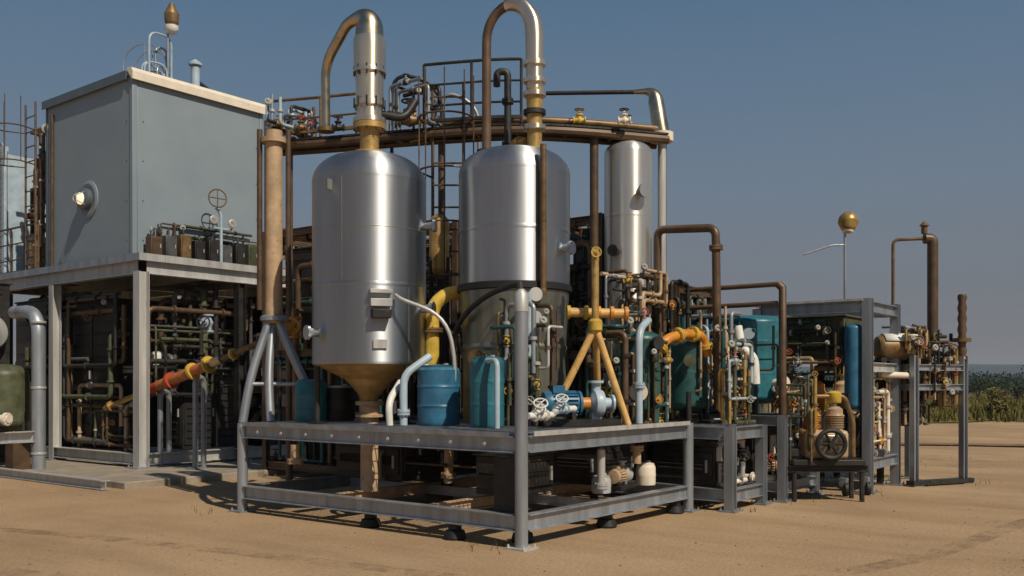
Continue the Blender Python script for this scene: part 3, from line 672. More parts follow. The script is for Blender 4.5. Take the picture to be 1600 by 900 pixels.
# tan tripod with orange header
tp = W(920,512,10.95); tp = Vector((1.78,.30,zt(512,10.95)))
t = thing('tripod_stand', 'tan tripod stand under the orange header pipe', 'stand', (tp.x,tp.y,zd))
for q in ((1.42,.72,zd),(2.05,-.02+.05,zd),(2.35,.62,zd)): tubeo('leg', [q, tp], .042, 'amber', t)
obj('hub', MB().lathe(tp-Vector((0,0,.06)), [(.06,0),(.08,.02),(.08,.12),(.05,.15)], 16), 'yellow', t)
t = thing('header_pipe', 'orange horizontal header pipe with golden riser on the tan tripod', 'pipe', (tp.x,tp.y,tp.z+.08))
tubeo('riser', [tp+Vector((0,0,.09)), tp+Vector((0,0,zt(392,10.95)-tp.z))], .042, 'gold', t)
h0 = W(888,488,10.95); h1 = W(978,490,11.0); obj('header', MB().tube([h0,h1], .055, 14), 'amber', t)
for f_ in (.0,.3,.52,.75,1): p = h0.lerp(h1,f_); obj('flange', MB().lathe(p-(h1-h0).normalized()*.02, [(.08,0),(.08,.04)], 16, h1-h0), 'yellow' if f_ in (0,.3) else 'orange', t)
q = tp+Vector((0,0,zt(400,10.95)-tp.z)); valve_parts(t, q, (0,0,1), .075, 'gold', 'yellow', (-.79,-.61,0))
# green vessels and orange arch
vessel('dark green vessel at the right end of the front deck', (3.0,.42), .25, zd+.2, 2.15, 'green', zl=zd, legs=4, seams=(1.7,), nozzles=((.2,1.5,.07,.12,'cream'),(-.5,2.1,.05,.1,'dark')), headh=.22, lm='dark')
vessel('dark green vessel on the second skid under the orange arch', (4.05,.32), .27, 1.35, 2.1, 'green', zl=1.09, legs=4, seams=(1.75,), nozzles=((.1,1.9,.05,.12,'olive'),), headh=.22, lm='dark')
a0 = W(1022,555,11.7); a1 = W(1040,530,11.75); a2 = W(1098,524,12.3); a3 = W(1106,556,12.35)
t = pipe('orange arched pipe between the two dark green vessels', [a0, a1, a1.lerp(a2,.5)+Vector((0,0,.05)), a2, a3], .062, 'orange', bend=.15, flanges=(.1,.38,.62,.9), fm='yellow')
pipe('pale green pipe standing at the right end of the front deck', [(2.55,.18,zd),(2.55,.18,2.25),(2.9,.25,2.38)], .045, 'pale', flanges=(.3,), bend=.3)
# things on the lower frame
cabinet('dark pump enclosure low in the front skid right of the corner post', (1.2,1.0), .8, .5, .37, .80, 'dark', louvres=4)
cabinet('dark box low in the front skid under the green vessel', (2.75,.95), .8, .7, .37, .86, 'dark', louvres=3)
pump('tan small pump low in the front skid', (2.3,.28,.37), R(10), .62, 'tan', 'galvw')
drum('small cream canister low in the front skid', (2.85,.26), .12, .37, .24, 'cream', 'canister', 'canister', 1)
drum('squat galvanised canister beside the tan pump', (1.78,.22), .11, .37, .17, 'galvw', 'canister', 'canister', 1)
pipe('light vertical pipe under the deck right of the corner post', [(1.62,.12,D-.22),(1.62,.12,.42)], .045, 'galvw', flanges=(.9,))
pipe('tan vertical pipe under the deck above the small pump', [(2.45,.15,D-.22),(2.45,.15,.66)], .05, 'tan', flanges=(.15,))
pipe('small tan pipe stub under the left half of the front deck', [(.3,3.75,D-.24),(.3,3.75,.62)], .06, 'tan', flanges=(.9,))
pipe('tan pipe stub under the deck below the blue drum', [(1.3,2.1,D-.24),(1.3,2.1,.4)], .06, 'tan', flanges=(.8,))
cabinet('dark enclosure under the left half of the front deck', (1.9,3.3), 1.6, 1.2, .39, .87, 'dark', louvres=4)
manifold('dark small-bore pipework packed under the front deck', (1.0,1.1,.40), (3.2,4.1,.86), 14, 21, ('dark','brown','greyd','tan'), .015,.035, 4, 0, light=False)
manifold('pipework crowding the deck behind the blue pump', (2.3,.15,zd), (2.75,.9,2.5), 12, 31, ('olive','green','brown','tan','dark'), .016,.038, 3, 2)
manifold('pipework behind the left steel tank on the deck', (1.5,3.0,zd), (3.2,4.2,2.9), 16, 32, ('dark','brown','dark','olive'), .02,.05, 4, 1, light=False)
manifold('pipework around the skirt of the right steel tank', (1.15,.55,zd), (1.5,1.0,2.55), 9, 33, ('olive','green','brown','galvw','steel_lo'), .014,.03, 2, 2)
drum('dark teal drum below the A-frame on the front deck', (.55,3.75), .2, zd, .5, 'teal', bands=2)
drum('black drum with shiny lid left of the brown cone on the deck', (.9,3.62), .2, zd, .42, 'dark', lid='galvw')

# ================================================================== CURVED WALKWAY BEHIND THE TANKS
zw = 5.05
P = [W(418,215,13.5), W(500,215,13.3), W(600,215,13.0), W(700,205,12.75), W(780,195,12.6), W(850,190,12.6), W(930,195,12.75), W(1045,205,13.1)]
path = fillet([Vector((p.x,p.y,0)) for p in P], .5, 3)
fwd = Vector((.789,.614,0))
t = thing('walkway', 'high curved brown walkway behind the two steel tanks', 'walkway', (path[0].x,path[0].y,0))
def inset(k):                                               # offset of the path towards the back, square to it
    d = (path[min(k+1,len(path)-1)]-path[max(k-1,0)]).normalized(); n_ = Vector((-d.y, d.x, 0)); return n_ if n_.dot(fwd) > 0 else -n_
for s_ in (.03, .40):
    obj('edge_beam', MB().tube([p + inset(k)*s_ + Vector((0,0,zw-.062)) for k, p in enumerate(path)], .06 if s_ < .1 else .045, 8), 'brown', t)
for k in range(0, len(path), 3): p = path[k]; obj('cross_bar', MB().tube([p+inset(k)*.05+Vector((0,0,zw-.05)), p+inset(k)*.4+Vector((0,0,zw-.05))], .025, 6), 'brown', t)
for i in range(0, len(path)-1):
    a, b = path[i], path[i+1]; dd = (b-a).normalized()*.012
    q = [a+dd*.3, b-dd*.3, b-dd*.3+inset(i+1)*.42, a+dd*.3+inset(i)*.42]; vs = [x+Vector((0,0,zw+.002)) for x in q]+[x+Vector((0,0,zw+.028)) for x in q]
    obj('deck_panel', MB().add(vs, [(3,2,1,0),(4,5,6,7),(0,1,5,4),(1,2,6,5),(2,3,7,6),(3,0,4,7)]), 'dark', t, smooth=False)
def tall_post(px, Y, z1, r, m, nm='post'):
    p = G(px, Y); b = MB().tube([(p.x,p.y,.02),(p.x,p.y,z1)], r, 12); po = obj(nm, b, m, t); post_foot(t, po, p.x, p.y, .3); return p
for px, Y in ((690,12.95),(928,12.9),(1036,13.35),(452,13.6)): tall_post(px, Y, zw-.03, .05 if px != 928 else .06, 'brown')
up = Vector((0,0,1))
handrail('curved handrail on the left part of the high walkway', [path[k] for k in range(0, 7)], zw+.03, .55, 'bronze', .8, infill=2)
handrail('curved handrail on the high walkway between the risers', [path[k] for k in range(9, 17)], zw+.03, .85, 'dark', .7, infill=3)
pipe('pale process line lying along the high walkway', [p+fwd*.2+up*(zw+.12) for p in path[10:]], .05, 'bronze', rings=(.2,.4,.6,.8))
# fittings sitting on the walkway
for k, (px, m_, w_) in enumerate(((470,'bronze','red'),(528,'dark','dark'),(640,'bronze','dark'),(905,'yellow','bronze'),(975,'cream','dark'))):
    p = G(px, 12.75 if px > 600 else 13.1); valve(['bronze valve on the walkway near its left end','dark valve on the walkway left of the fat riser','bronze valve on the walkway just right of the fat riser','yellow valve on the walkway right of the inverted U pipe','cream valve on the walkway above the tall steel column'][k], (p.x,p.y,zw+.10), (.6,-.8,0), .085 if px != 640 else .15, m_, w_)
manifold('dark pipework on the walkway right behind the fat riser', W(655,212,12.95)-Vector((.25,.3,0)), W(640,130,13.2)+Vector((.25,.3,0)), 9, 41, ('dark','brown','bronze','galv'), .016,.035, 2, 1)
manifold('small pipework on the left end of the walkway', G(440,13.2,zw+.05)+Vector((-.3,-.1,0)), G(490,13.4,zw+.55)+Vector((.3,.3,0)), 10, 42, ('pale','brown','galv','dark'), .014,.03, 2, 1)
ladder('caged ladder hanging from the walkway between the two steel tanks', G(700,12.85), R(127.9+90+0)+R(90), 2.6, zw+.62, 'brown', True)
# arched conduit loops at the rear of the walkway
for k, (pa, pb, top, lab) in enumerate((((612,14.0),(690,14.0),.95,'thin arched conduit above the walkway right of the fat riser'),((690,14.1),(748,14.1),.7,'thin arched conduit above the walkway left of the inverted U pipe'))):
    a = G(*pa); b = G(*pb); pipe(lab, [(a.x,a.y,zw-.05),(a.x,a.y,zw+top+.25),(b.x,b.y,zw+top),(b.x,b.y,zw-.05)], .028, 'dark' if k == 0 else 'galv', bend=.9)
# right: thin pipe with polished elbow
a = W(842,146,13.5); b = W(990,144,13.4); c = W(1034,190,13.3)
t = thing('overhead_pipe', 'thin overhead pipe ending in a polished elbow above the tall column', 'pipe', (c.x,c.y,3.0))
tubeo('thin_line', [Vector((a.x,a.y,zw+.02)),a,b], .03, 'dark', t, .12); e = G(1034,13.3)
pts = fillet([b, Vector((G(1022,13.35).x, G(1022,13.35).y, b.z)), Vector((e.x,e.y,zt(215,13.3)))], .5, 8); obj('elbow', MB().tube(pts, [.032+.085*k/(len(pts)-1) for k in range(len(pts))], 16), 'warm', t)
obj('flange', MB().lathe(e, [(.16,zt(222,13.3)),(.16,zt(208,13.3))], 20), 'cream', t)
tubeo('down_leg', [(e.x,e.y,zt(222,13.3)),(e.x,e.y,zt(430,13.3))], .06, 'galvw', t)
a2 = G(1012,13.35); tubeo('side_leg', [(a2.x,a2.y,zt(205,13.3)),(a2.x,a2.y,zt(430,13.3))], .035, 'brown', t)
p = G(981,13.1); t = vessel('tall slim steel column with bright face under the walkway at right', (p.x,p.y), .33, 2.1, 4.78, 'polish2', zl=1.10, legs=4, seams=(2.6,3.9), headh=.25, nozzles=((-.4,4.2,.06,.12,'steel'),(.6,3.4,.05,.1,'dark')))
valve('small cream valve on top of the tall slim steel column', (p.x,p.y,zw+.16), (1,0,0), .06, 'cream', 'dark')

# ================================================================== RAISED GREY MODULE (LEFT)
ZB = 3.82
t = frame('tall grey steel frame holding up the big grey box on the left', 1.92, 6.3, 9.95, 15.6, (ZB-.13,), ZB-.22, 'galvw', pw=.2, bh=.26, cross_v=(12.8,), cross_u=(3.4,4.85), z0=.11)
for (a, b) in (((2.05,9.95,.26),(6.2,9.95,.26)), ((1.92,10.1,.26),(1.92,15.5,.26))): obj('base_beam', MB().ibeam(a,b,.16,.2,.014), 'galvw', t)
for x, y in ((1.92,13.06),(4.0,9.95)):
    po = obj('post', MB().ibeam((x,y,.13),(x,y,ZB-.27),.17,.17,.012), 'galvw' if x < 3 else 'dark', t); post_foot(t, po, x, y, .36, .11)
for k in range(6):
    obj('deck_panel', MB().box((1.84+k*.76, 9.86, ZB), (1.84+k*.76+.75, 15.7, ZB+.03)), 'dark', t, smooth=False)
obj('fascia', MB().box((1.82,9.845,ZB-.03),(6.4,9.855,ZB+.10)), 'galvw', t); obj('fascia', MB().box((1.815,9.86,ZB-.03),(1.825,15.6,ZB+.10)), 'galv', t)
# box
BX = (1.96, 4.80, 10.30, 13.50, 3.86, 7.20)
t = thing('equipment_enclosure', 'big smooth grey box building raised on the left steel frame', 'enclosure', ((BX[0]+BX[1])/2,(BX[2]+BX[3])/2,BX[4]))
u0,u1,v0,v1,za,zb = BX
obj('core', MB().box((u0+.03,v0+.03,za),(u1-.03,v1-.03,zb)), 'gpaint', t)
obj('wall_panel', MB().box((u0+.09,v0,za+.06),(u1-.07,v0+.028,zb-.02)), 'gpaint', t, bevel=.01)
obj('wall_panel', MB().box((u0,v0+.10,za+.06),(u0+.028,v1-.07,zb-.02)), 'gpaint', t, bevel=.01)
for a, b, m_ in (((u0-.012,v0-.012,za),(u0+.085,v0+.09,zb),'gpaint'),((u1-.066,v0-.01,za),(u1+.012,v0+.08,zb),'gpaint'),((u0-.01,v1-.066,za),(u0+.08,v1+.012,zb),'gtrim')): obj('corner_trim', MB().box(a,b), m_, t, bevel=.012)
obj('base_channel', MB().box((u0+.09,v0-.012,za),(u1-.07,v0,za+.055)), 'gtrim', t); obj('base_channel', MB().box((u0-.012,v0+.10,za),(u0,v1-.07,za+.055)), 'gtrim', t)
mb = MB(); o_ = .07
lo = [(u0-o_,v0-o_,zb-.20),(u1+o_,v0-o_,zb-.20),(u1+o_,v1+o_,zb-.20),(u0-o_,v1+o_,zb-.20)]; hi_ = [(u0+.02,v0+.14,zb+.08),(u1-.02,v0+.14,zb+.08),(u1-.02,v1-.02,zb+.08),(u0+.02,v1-.02,zb+.08)]
mid = [(u0-o_,v0-o_,zb-.14),(u1+o_,v0-o_,zb-.14),(u1+o_,v1+o_,zb-.14),(u0-o_,v1+o_,zb-.14)]
mb.add(lo+mid+hi_, [(3,2,1,0),(8,9,10,11)] + [(i,(i+1)%4,4+(i+1)%4,4+i) for i in range(4)] + [(4+i,4+(i+1)%4,8+(i+1)%4,8+i) for i in range(4)])
mb = MB().box((u0-.05,v0-.06,zb-.04),(u1+.05,v1+.05,zb+.05)); rf = obj('roof', mb, 'gtrim', t, bevel=.01)
fa = MB(); q = [(-.09,-.12),(-.09,.02),(-.05,.09),(.10,.12),(.10,.06),(-.062,-.12)]
fa.add([(u0-.055,v0+a-.0,zb+b) for a,b in q]+[(u1+.055,v0+a,zb+b) for a,b in q], [(i,(i+1)%6,6+(i+1)%6,6+i) for i in range(6)]+[(5,4,3,2,1,0),(6,7,8,9,10,11)])
obj('fascia', fa, 'cream', rf, smooth=False)
obj('shaded_edge_trim', MB().box((u0-.07,v0+.12,zb-.10),(u0-.052,v1+.05,zb+.06)), 'gtrim', rf)  # shade on the left fascia is put into this darker trim colour
for k in range(5):
    z = za+.35+k*.72; b = MB()
    for vv in (v0+.2, v1-.15): b.tube([(u0-.008,vv,z),(u0+.02,vv,z)], .014, 6)
    for uu in (u0+.2, u1-.15): b.tube([(uu,v0-.008,z),(uu,v0+.02,z)], .014, 6)
    obj('rivet', b, 'gtrim', t, kind='stuff')
tubeo('drainpipe', [(u1+.10,v0-.02,zb-.22),(u1+.10,v0-.02,za-.0)], .055, 'brown', t); tubeo('cable_conduit', [(u0-.03,v1-.3,zb-.25),(u0-.03,v1-.3,za)], .03, 'brown', t)
# round light on the shaded side
p = Vector((u0-.02, 11.95, 0)); p.z = 0
X = (138-800)/F; # where the sight line at this bearing meets the shaded face
vv = None
for k in range(3000):
    q = v0 + k*.001; Y = .789*(u0-CU)+.614*(q-CV); x = .614*(u0-CU)-.789*(q-CV)
    if x/Y < X: vv = q; YY = Y; break
p = Vector((u0, vv, CH+(600-312)/F*YY))
t = thing('wall_light', 'round bulkhead light with a sun glint painted into its lens on the shaded side of the big grey box', 'light', p)
obj('ring', MB().lathe(p, [(.36,0),(.36,.02),(.30,.035),(.27,.02)], 32, (-1,0,0)), 'gpaint', t)
obj('housing', MB().lathe(p+Vector((-.02,0,0)), [(.20,0),(.21,.10),(.17,.13)], 28, (-1,0,0)), 'gtrim', t)
M['lens_glint'] = mat('sun_glint_glass', (.9,.8,.65), .3); b_ = M['lens_glint'].node_tree.nodes['Principled BSDF']; b_.inputs['Emission Color'].default_value = (1,.72,.45,1); b_.inputs['Emission Strength'].default_value = .9  # emission paints the sun's glint on the fixture
obj('lens', MB().lathe(p+Vector((-.15,0,0)), [(.115,0),(.11,.03),(.07,.06),(.01,.075)], 24, (-1,0,0)), 'lens_glint', t)
b = MB(); 
for a in range(4): 
    q = R(45+90*a); b.tube([p+Vector((-.13,math.cos(q)*.18,math.sin(q)*.18)), p+Vector((-.27,math.cos(q)*.06,math.sin(q)*.06))], .008, 6)
b.torus(p+Vector((-.27,0,0)), .06, .008, (1,0,0), 14, 5); obj('wire_guard', b, 'galvw', t)
# roof furniture
def gp(px, Y, z): p = G(px, Y); p.z = z; return p
zr = zb+.08
p = gp(305, 18.6, zr); t = thing('roof_vent', 'pale upright vent stack on the roof of the big grey box', 'vent', p)
obj('stack', MB().lathe(p, [(.16,-.02),(.16,.02),(.085,.03),(.085,.55)], 18), 'pale', t); obj('vent_cap', MB().lathe(p+Vector((0,0,.58)), [(.13,0),(.13,.04),(.02,.12)], 18), 'pale', t)
p = gp(332, 19.0, zr); t = thing('roof_hatch', 'dark blue sloping hood on the roof beside the pale vent stack', 'hood', p)
mb = MB(); mb.add([(p.x-.25,p.y-.3,p.z),(p.x+.35,p.y-.3,p.z),(p.x+.35,p.y+.3,p.z),(p.x-.25,p.y+.3,p.z),(p.x-.25,p.y-.3,p.z+.12),(p.x+.35,p.y-.3,p.z+.05),(p.x+.35,p.y+.3,p.z+.25),(p.x-.25,p.y+.3,p.z+.5)],[(3,2,1,0),(4,5,6,7),(0,1,5,4),(1,2,6,5),(2,3,7,6),(3,0,4,7)])
M['navy'] = mat('dark_blue_paint', (.03,.06,.11), .5, 0, .3); obj('hood', mb, 'navy', t, smooth=False, bevel=.01); obj('flange', MB().box((p.x-.3,p.y-.34,p.z-.0),(p.x+.4,p.y+.34,p.z+.02)), 'navy', t)
p = gp(262, 18.4, zr); t = thing('roof_floodlight', 'floodlight on a short mast on the roof of the big grey box', 'floodlight', p)
tubeo('mast', [p, p+Vector((0,0,1.32))], .022, 'galv', t)
q = gp(268, 18.4, 0); q.z = CH+(600-48)/F*18.4
obj('lamp_head', MB().lathe(q+Vector((0,0,.10)), [(.07,0),(.13,.05),(.14,.22),(.09,.32),(.05,.42)], 20), 'bronze', t); obj('glass_globe', MB().lathe(q, [(.02,-.08),(.09,-.05),(.13,.02),(.125,.09),(.07,.105)], 20), 'white', t)
tubeo('arm', [p+Vector((0,0,1.3)), q+Vector((0,0,.2))], .02, 'galv', t)
for k,(px,rr,zz) in enumerate(((226,.42,.55),(238,.33,.5))):
    p = gp(px, 18.5, zr); t = thing('hoop_antenna', ['larger thin hoop antenna near the front corner of the roof','smaller thin hoop antenna between the larger one and the floodlight'][k], 'antenna', p)
    obj('hoop', MB().torus(p+Vector((0,0,zz)), rr, .012, (-.79,-.61,0), 28, 5), 'galv', t); tubeo('mast', [p, p+Vector((0,0,zz-rr))] if zz>rr+.03 else [p,p+Vector((0,0,.12))], .015, 'galv', t); tubeo('spoke', [p+Vector((0,0,zz-rr)), p+Vector((0,0,zz+rr))], .009, 'galv', t)
# row on the ledge in front of the box
cols = ['brown','greyd','bronze','dark','dark','greyd','dark','olive','dark','black']
names_ = ['rust brown junction box at the left end of the row below the grey box','grey junction box second from the left in the row on the ledge','bronze junction box third from the left in the row on the ledge','dark junction box right of the bronze one on the ledge','black junction box just left of the pale gauge stand','grey junction box just right of the pale gauge stand','dark junction box right of the grey one on the ledge','olive junction box near the drainpipe on the ledge','dark junction box nearest the drainpipe on the ledge']
for k in range(9):
    x = 2.25+k*.30; t = thing('junction_box', names_[k], 'box', (x,10.08,ZB+.03), 'junction boxes in a row below the grey box'); h = .42+.12*((k*37)%5)/5
    obj('housing', MB().box((x-.11,9.99,ZB+.03),(x+.11,10.19,ZB+.03+h)), cols[k], t, bevel=.01); obj('door', MB().box((x-.09,9.975,ZB+.08),(x+.09,9.989,ZB+h-.03)), cols[k], t)
    obj('latch', MB().box((x+.05,9.962,ZB+.03+h*.5),(x+.065,9.974,ZB+.10+h*.5)), 'galvw', t)
    if k % 2 == 0: tubeo('gland', [(x,10.09,ZB+h+.03),(x,10.09,ZB+h+.16),(x+.08,10.2,ZB+h+.2)], .02, 'dark', t, .05, 8)
p = Vector((3.58,9.96,ZB+.03)); t = thing('gauge_stand', 'pale gauge stand with a small handwheel in front of the grey box', 'gauge', p)
tubeo('stem', [p, p+Vector((0,0,1.0)), p+Vector((-.12,0,1.12))], .03, 'pale', t, .08)
obj('crossbar', MB().tube([p+Vector((-.2,0,.72)), p+Vector((.22,0,.72))], .02, 8), 'pale', t)
gauge_parts(t, p+Vector((-.2,-.03,.86)), (0,-1,0), .08, .12); gauge_parts(t, p+Vector((.22,-.03,.84)), (0,-1,0), .08, .12)
b = MB().torus(p+Vector((-.12,-.06,1.28)), .17, .014, (-.3,-1,0), 24, 6); b.tube([p+Vector((-.29,-.06,1.28)), p+Vector((.05,-.06,1.28))], .01, 6); b.tube([p+Vector((-.12,-.06,1.11)), p+Vector((-.12,-.06,1.45))], .01, 6); obj('handwheel', b, 'bronze', t)
handrail('grey handrail along the raised deck right of the big grey box', [(4.95,9.93),(6.3,9.93)], ZB+.03, .9, 'bronze', .6, infill=3)
manifold('dark pipework on the raised deck right of the grey box', (5.05,10.1,ZB+.05), (6.2,10.8,ZB+1.0), 12, 51, ('dark','brown','olive','bronze'), .02,.05, 4, 1)
# under the raised deck
cabinet('dark ribbed enclosure added as dark fill under the raised deck, behind the orange pipe', (3.6,12.2), 2.7, 1.6, .36, 3.2, 'dark', louvres=12)  # dark box added to keep the space under the deck dark
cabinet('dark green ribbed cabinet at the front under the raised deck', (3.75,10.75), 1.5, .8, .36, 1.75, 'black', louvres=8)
cabinet('tall dark cabinet added as fill under the raised deck behind the second post', (3.3,14.4), 2.4, 1.4, .30, 3.3, 'dark', louvres=10)  # another added box, darkening the left part under the deck
cabinet('dark fill cabinet added under the right end of the raised deck', (5.6,11.2), 1.1, 1.4, .30, 3.4, 'dark', louvres=10)  # added likewise, darkening the right end under the deck
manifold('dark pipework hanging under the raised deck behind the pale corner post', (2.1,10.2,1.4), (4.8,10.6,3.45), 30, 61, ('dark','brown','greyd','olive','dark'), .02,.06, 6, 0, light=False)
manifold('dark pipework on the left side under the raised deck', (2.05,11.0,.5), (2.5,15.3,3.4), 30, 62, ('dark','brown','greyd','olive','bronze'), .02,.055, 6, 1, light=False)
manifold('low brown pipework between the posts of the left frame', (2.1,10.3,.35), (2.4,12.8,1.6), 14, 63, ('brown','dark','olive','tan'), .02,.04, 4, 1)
vessel('dark olive tank low beside the second post of the left frame', (2.35,13.9), .5, .6, 1.5, 'olive', zl=.12, legs=4, lm='dark')
drum('small white canister under the raised deck left of the pale corner post', tuple(W(245,525,17.6))[:2], .12, 1.95, .22, 'white', 'canister', 'canister', 1)
obj('shelf', MB().cbox(W(245,525,17.6)+Vector((0,0,-.58)), .5,.5,.05), 'dark', None); o = bpy.data.objects['shelf']; o['label'] = 'dark shelf under the small white canister beneath the raised deck'; o['category'] = 'shelf'
b = W(325,505,17.2); valve('pale valve body hanging under the raised deck near its middle', b, (0,0,1), .16, 'pale', 'dark', (-.79,-.61,0))
# orange inclined pipe
A_ = W(165,638,17.9); B_ = W(405,536,15.6)
t = thing('inclined_pipe', 'inclined orange and red pipe rising to the right under the raised deck', 'pipe', A_.lerp(B_,.5))
def seg(f0, f1, r, m, nm='pipe_section'): return tubeo(nm, [A_.lerp(B_,f0), A_.lerp(B_,f1)], r, m, t, 0, 16)
seg(0,.30,.055,'gold'); seg(.30,.38,.09,'red'); seg(.38,.70,.095,'redor'); seg(.70,.78,.08,'warm'); seg(.78,1,.05,'bronze')
for f_ in (.04,.30,.46,.60,.70,.85): p = A_.lerp(B_,f_); d = (B_-A_).normalized(); obj('flange', MB().lathe(p-d*.025, [(.15,0),(.15,.05)] if .2<f_<.75 else [(.1,0),(.1,.05)], 20, d), 'red' if f_ in (.30,.46) else 'yellow' if f_ > .5 else 'gold', t)
for px, Y, top in ((250,17.1,612),(305,16.6,590)):
    p = W(px, top, Y); t = thing('pipe_support', 'grey hooped pipe support under the orange pipe, %s one' % ('left' if px == 250 else 'right'), 'support', (p.x,p.y,.11))
    q = G(px+14, Y); tubeo('hoop', [(p.x,p.y,.12), (p.x,p.y,p.z), (q.x+.12,q.y+.2,p.z), (q.x+.12,q.y+.2,.12)], .05, 'galv', t, .15); obj('base_plate', MB().cbox((p.x,p.y,.125),.25,.25,.02), 'galv', t)
# far left: curved grey pipe, posts, drum, beam
p = G(60, 16.6); q = W(22, 490, 17.2)
pipe('thick grey pipe curving over to the left beside the second post', [(p.x,p.y,0),(p.x,p.y,q.z),(q.x,q.y,q.z+.02)], .115, 'galv', bend=.45, rings=(.1,.4,.7), fm='galvw')
bb = W(-40, 520, 17.9); t = thing('storage_drum', 'pale horizontal drum cut by the left edge of the photo', 'drum', (bb.x,bb.y,bb.z-.4)); d = Vector((.2,-1,0)).normalized()
obj('shell', MB().lathe(bb-d*.5, [(.1,-.08),(.28,-.02),(.33,.05),(.33,1.0),(.28,1.07),(.1,1.12)], 30, d), 'galvw', t)
for s_ in (-.3,.3): p = bb+d*s_; obj('leg', MB().tube([(p.x,p.y,.0),(p.x,p.y,bb.z-.3)], .05, 8), 'dark', t)
bb = W(5, 590, 17.0); vessel('dark olive rounded tank under the pale drum at the left edge', (bb.x,bb.y), .42, .95, 1.75, 'olive', zl=0.0, legs=4, lm='dark', headh=.25)
pipe('cream pipe end low at the left edge of the photo', [W(-60,652,16.6), W(14,655,16.4)], .07, 'cream', flanges=(.95,))
a_ = W(-80,688,16.7); b_ = W(55,682,16.5); tag(obj('ground_beam', MB().ibeam(a_,b_,.2,.2,.02), 'galvw'), 'light steel beam lying low at the left edge beside the grey pipe', 'beam')
for f_ in (.2,.8): 
    p = a_.lerp(b_,f_); tag(obj('timber_block', MB().cbox((p.x,p.y,(p.z-.1)/2), .3,.3,p.z-.1), 'brown'), 'brown timber block under the light beam, %s one' % ('left' if f_<.5 else 'right'), 'block')
p = G(20,17.8); cabinet('dark cabinet behind the thick grey pipe at the left edge', (p.x-.6,p.y+1.2), 1.5, 1.5, 0.01, 3.5, 'dark', louvres=8)
# left of the box: ladder, gold vessel, louvred cooler
ladder('dark caged ladder climbing the left end of the raised frame', (1.86,13.95), R(-90), ZB, 7.3, 'brown', True)
gx = W(40,378,20.0); vessel('small golden vessel on the raised deck left of the big grey box', (2.3,14.55), .17, ZB+.2, ZB+.75, 'gold', zl=ZB+.03, legs=3, headh=.6)
t = thing('louvred_cooler', 'pale blue louvred cooler at the left edge behind the ladder', 'cooler', (3.0,16.9,0))
obj('frame', MB().box((2.2,15.9,ZB+.04),(2.26,16.0,6.7)).box((2.2,18.4,ZB+.04),(2.26,18.5,6.7)).box((2.2,15.9,6.7),(2.3,18.5,6.8)), 'pale', t)
for k in range(22): obj('louvre', MB().box((2.21,16.0,ZB+.25+k*.13),(2.24,18.4,ZB+.25+k*.13+.10), Matrix.Rotation(-.4,3,'Y')), 'pale', t)
obj('casing', MB().box((2.3,15.95,ZB+.04),(3.8,18.45,6.65)), 'pale', t)
obj('leg', MB().tube([(2.4,16.1,0),(2.4,16.1,ZB+.04)],.08,10), 'dark', t); obj('leg', MB().tube([(2.4,18.3,0),(2.4,18.3,ZB+.04)],.08,10), 'dark', t)
handrail('dark handrail on the raised deck left of the grey box', [(1.9,13.7),(1.9,15.5)], ZB+.03, 1.0, 'brown', .6, infill=3)
manifold('brown pipework on the raised deck between the ladder and the grey box', (2.0,13.75,ZB+.05), (2.5,14.6,6.9), 16, 71, ('brown','dark','olive','bronze'), .02,.06, 3, 1)

# ================================================================== DARK FILL MODULES, ADDED TO DARKEN THE GAPS BEHIND THE TANKS
def dark_fill_module(label, c, sx, sy, z1, seed, n=22, mats=('dark','brown','olive','greyd','bronze','green')):
    u, v = c; t = frame('dark equipment frame ' + label, u-sx/2, u+sx/2, v-sy/2, v+sy/2, (.2, z1*.5, z1-.08), z1, 'brown', pw=.1, bh=.12)
    cabinet('dark louvred fill enclosure added inside the frame ' + label, (u+.1, v+.1), sx-.6, sy-.6, .30, z1-.3, 'dark', louvres=9)  # added box, dark by colour alone, so the gap reads dark
    manifold('dark pipework on the near side of the frame ' + label, (u-sx/2-.02, v-sy/2-.05, .3), (u-sx/2+.24, v+sy/2, z1-.1), n, seed, mats, .02, .055, 7, 1, light=False)
    manifold('pipework on the right side of the frame ' + label, (u-sx/2+.1, v-sy/2-.08, .3), (u+sx/2, v-sy/2+.15, z1-.1), n, seed+1, mats, .02, .05, 6, 3)
p = G(560, 15.8); dark_fill_module('behind the left steel tank', (p.x+.6,p.y+.5), 2.2, 2.6, 4.25, 101, 26)
p = G(700, 15.2); dark_fill_module('between and behind the two steel tanks', (p.x+.6,p.y+.4), 1.6, 1.5, 4.15, 103, 22)
p = G(925, 13.9); dark_fill_module('right of the strapped steel tank', (p.x+.25,p.y+.2), .9, .95, 4.05, 105, 24)
p = G(1045, 14.0); dark_fill_module('behind the two dark green vessels', (p.x+.2,p.y+.3), 1.15, 1.2, 3.05, 107, 34, ('dark','galv','olive','greyd','bronze','green','tan'))
p = G(686, 12.75); vessel('small golden vessel with a dark band between the two tanks', (p.x,p.y), .135, 3.15, 3.75, 'gold', zl=1.1, legs=3, headh=.5, seams=(3.45,), lm='dark')
drum('stool like brown support drum under the small golden vessel', (p.x,p.y), .2, .0, 1.08, 'brown', bands=1)
valve('orange valve by the A-frame left of the left steel tank', W(462,512,12.6), (0,0,1), .14, 'orange', 'yellow', (-.79,-.61,0))
pp = W(462,512,12.6); pipe('orange vertical pipe through the orange valve beside the A-frame', [(pp.x,pp.y,D+.04),(pp.x,pp.y,2.6)], .045, 'bronze')
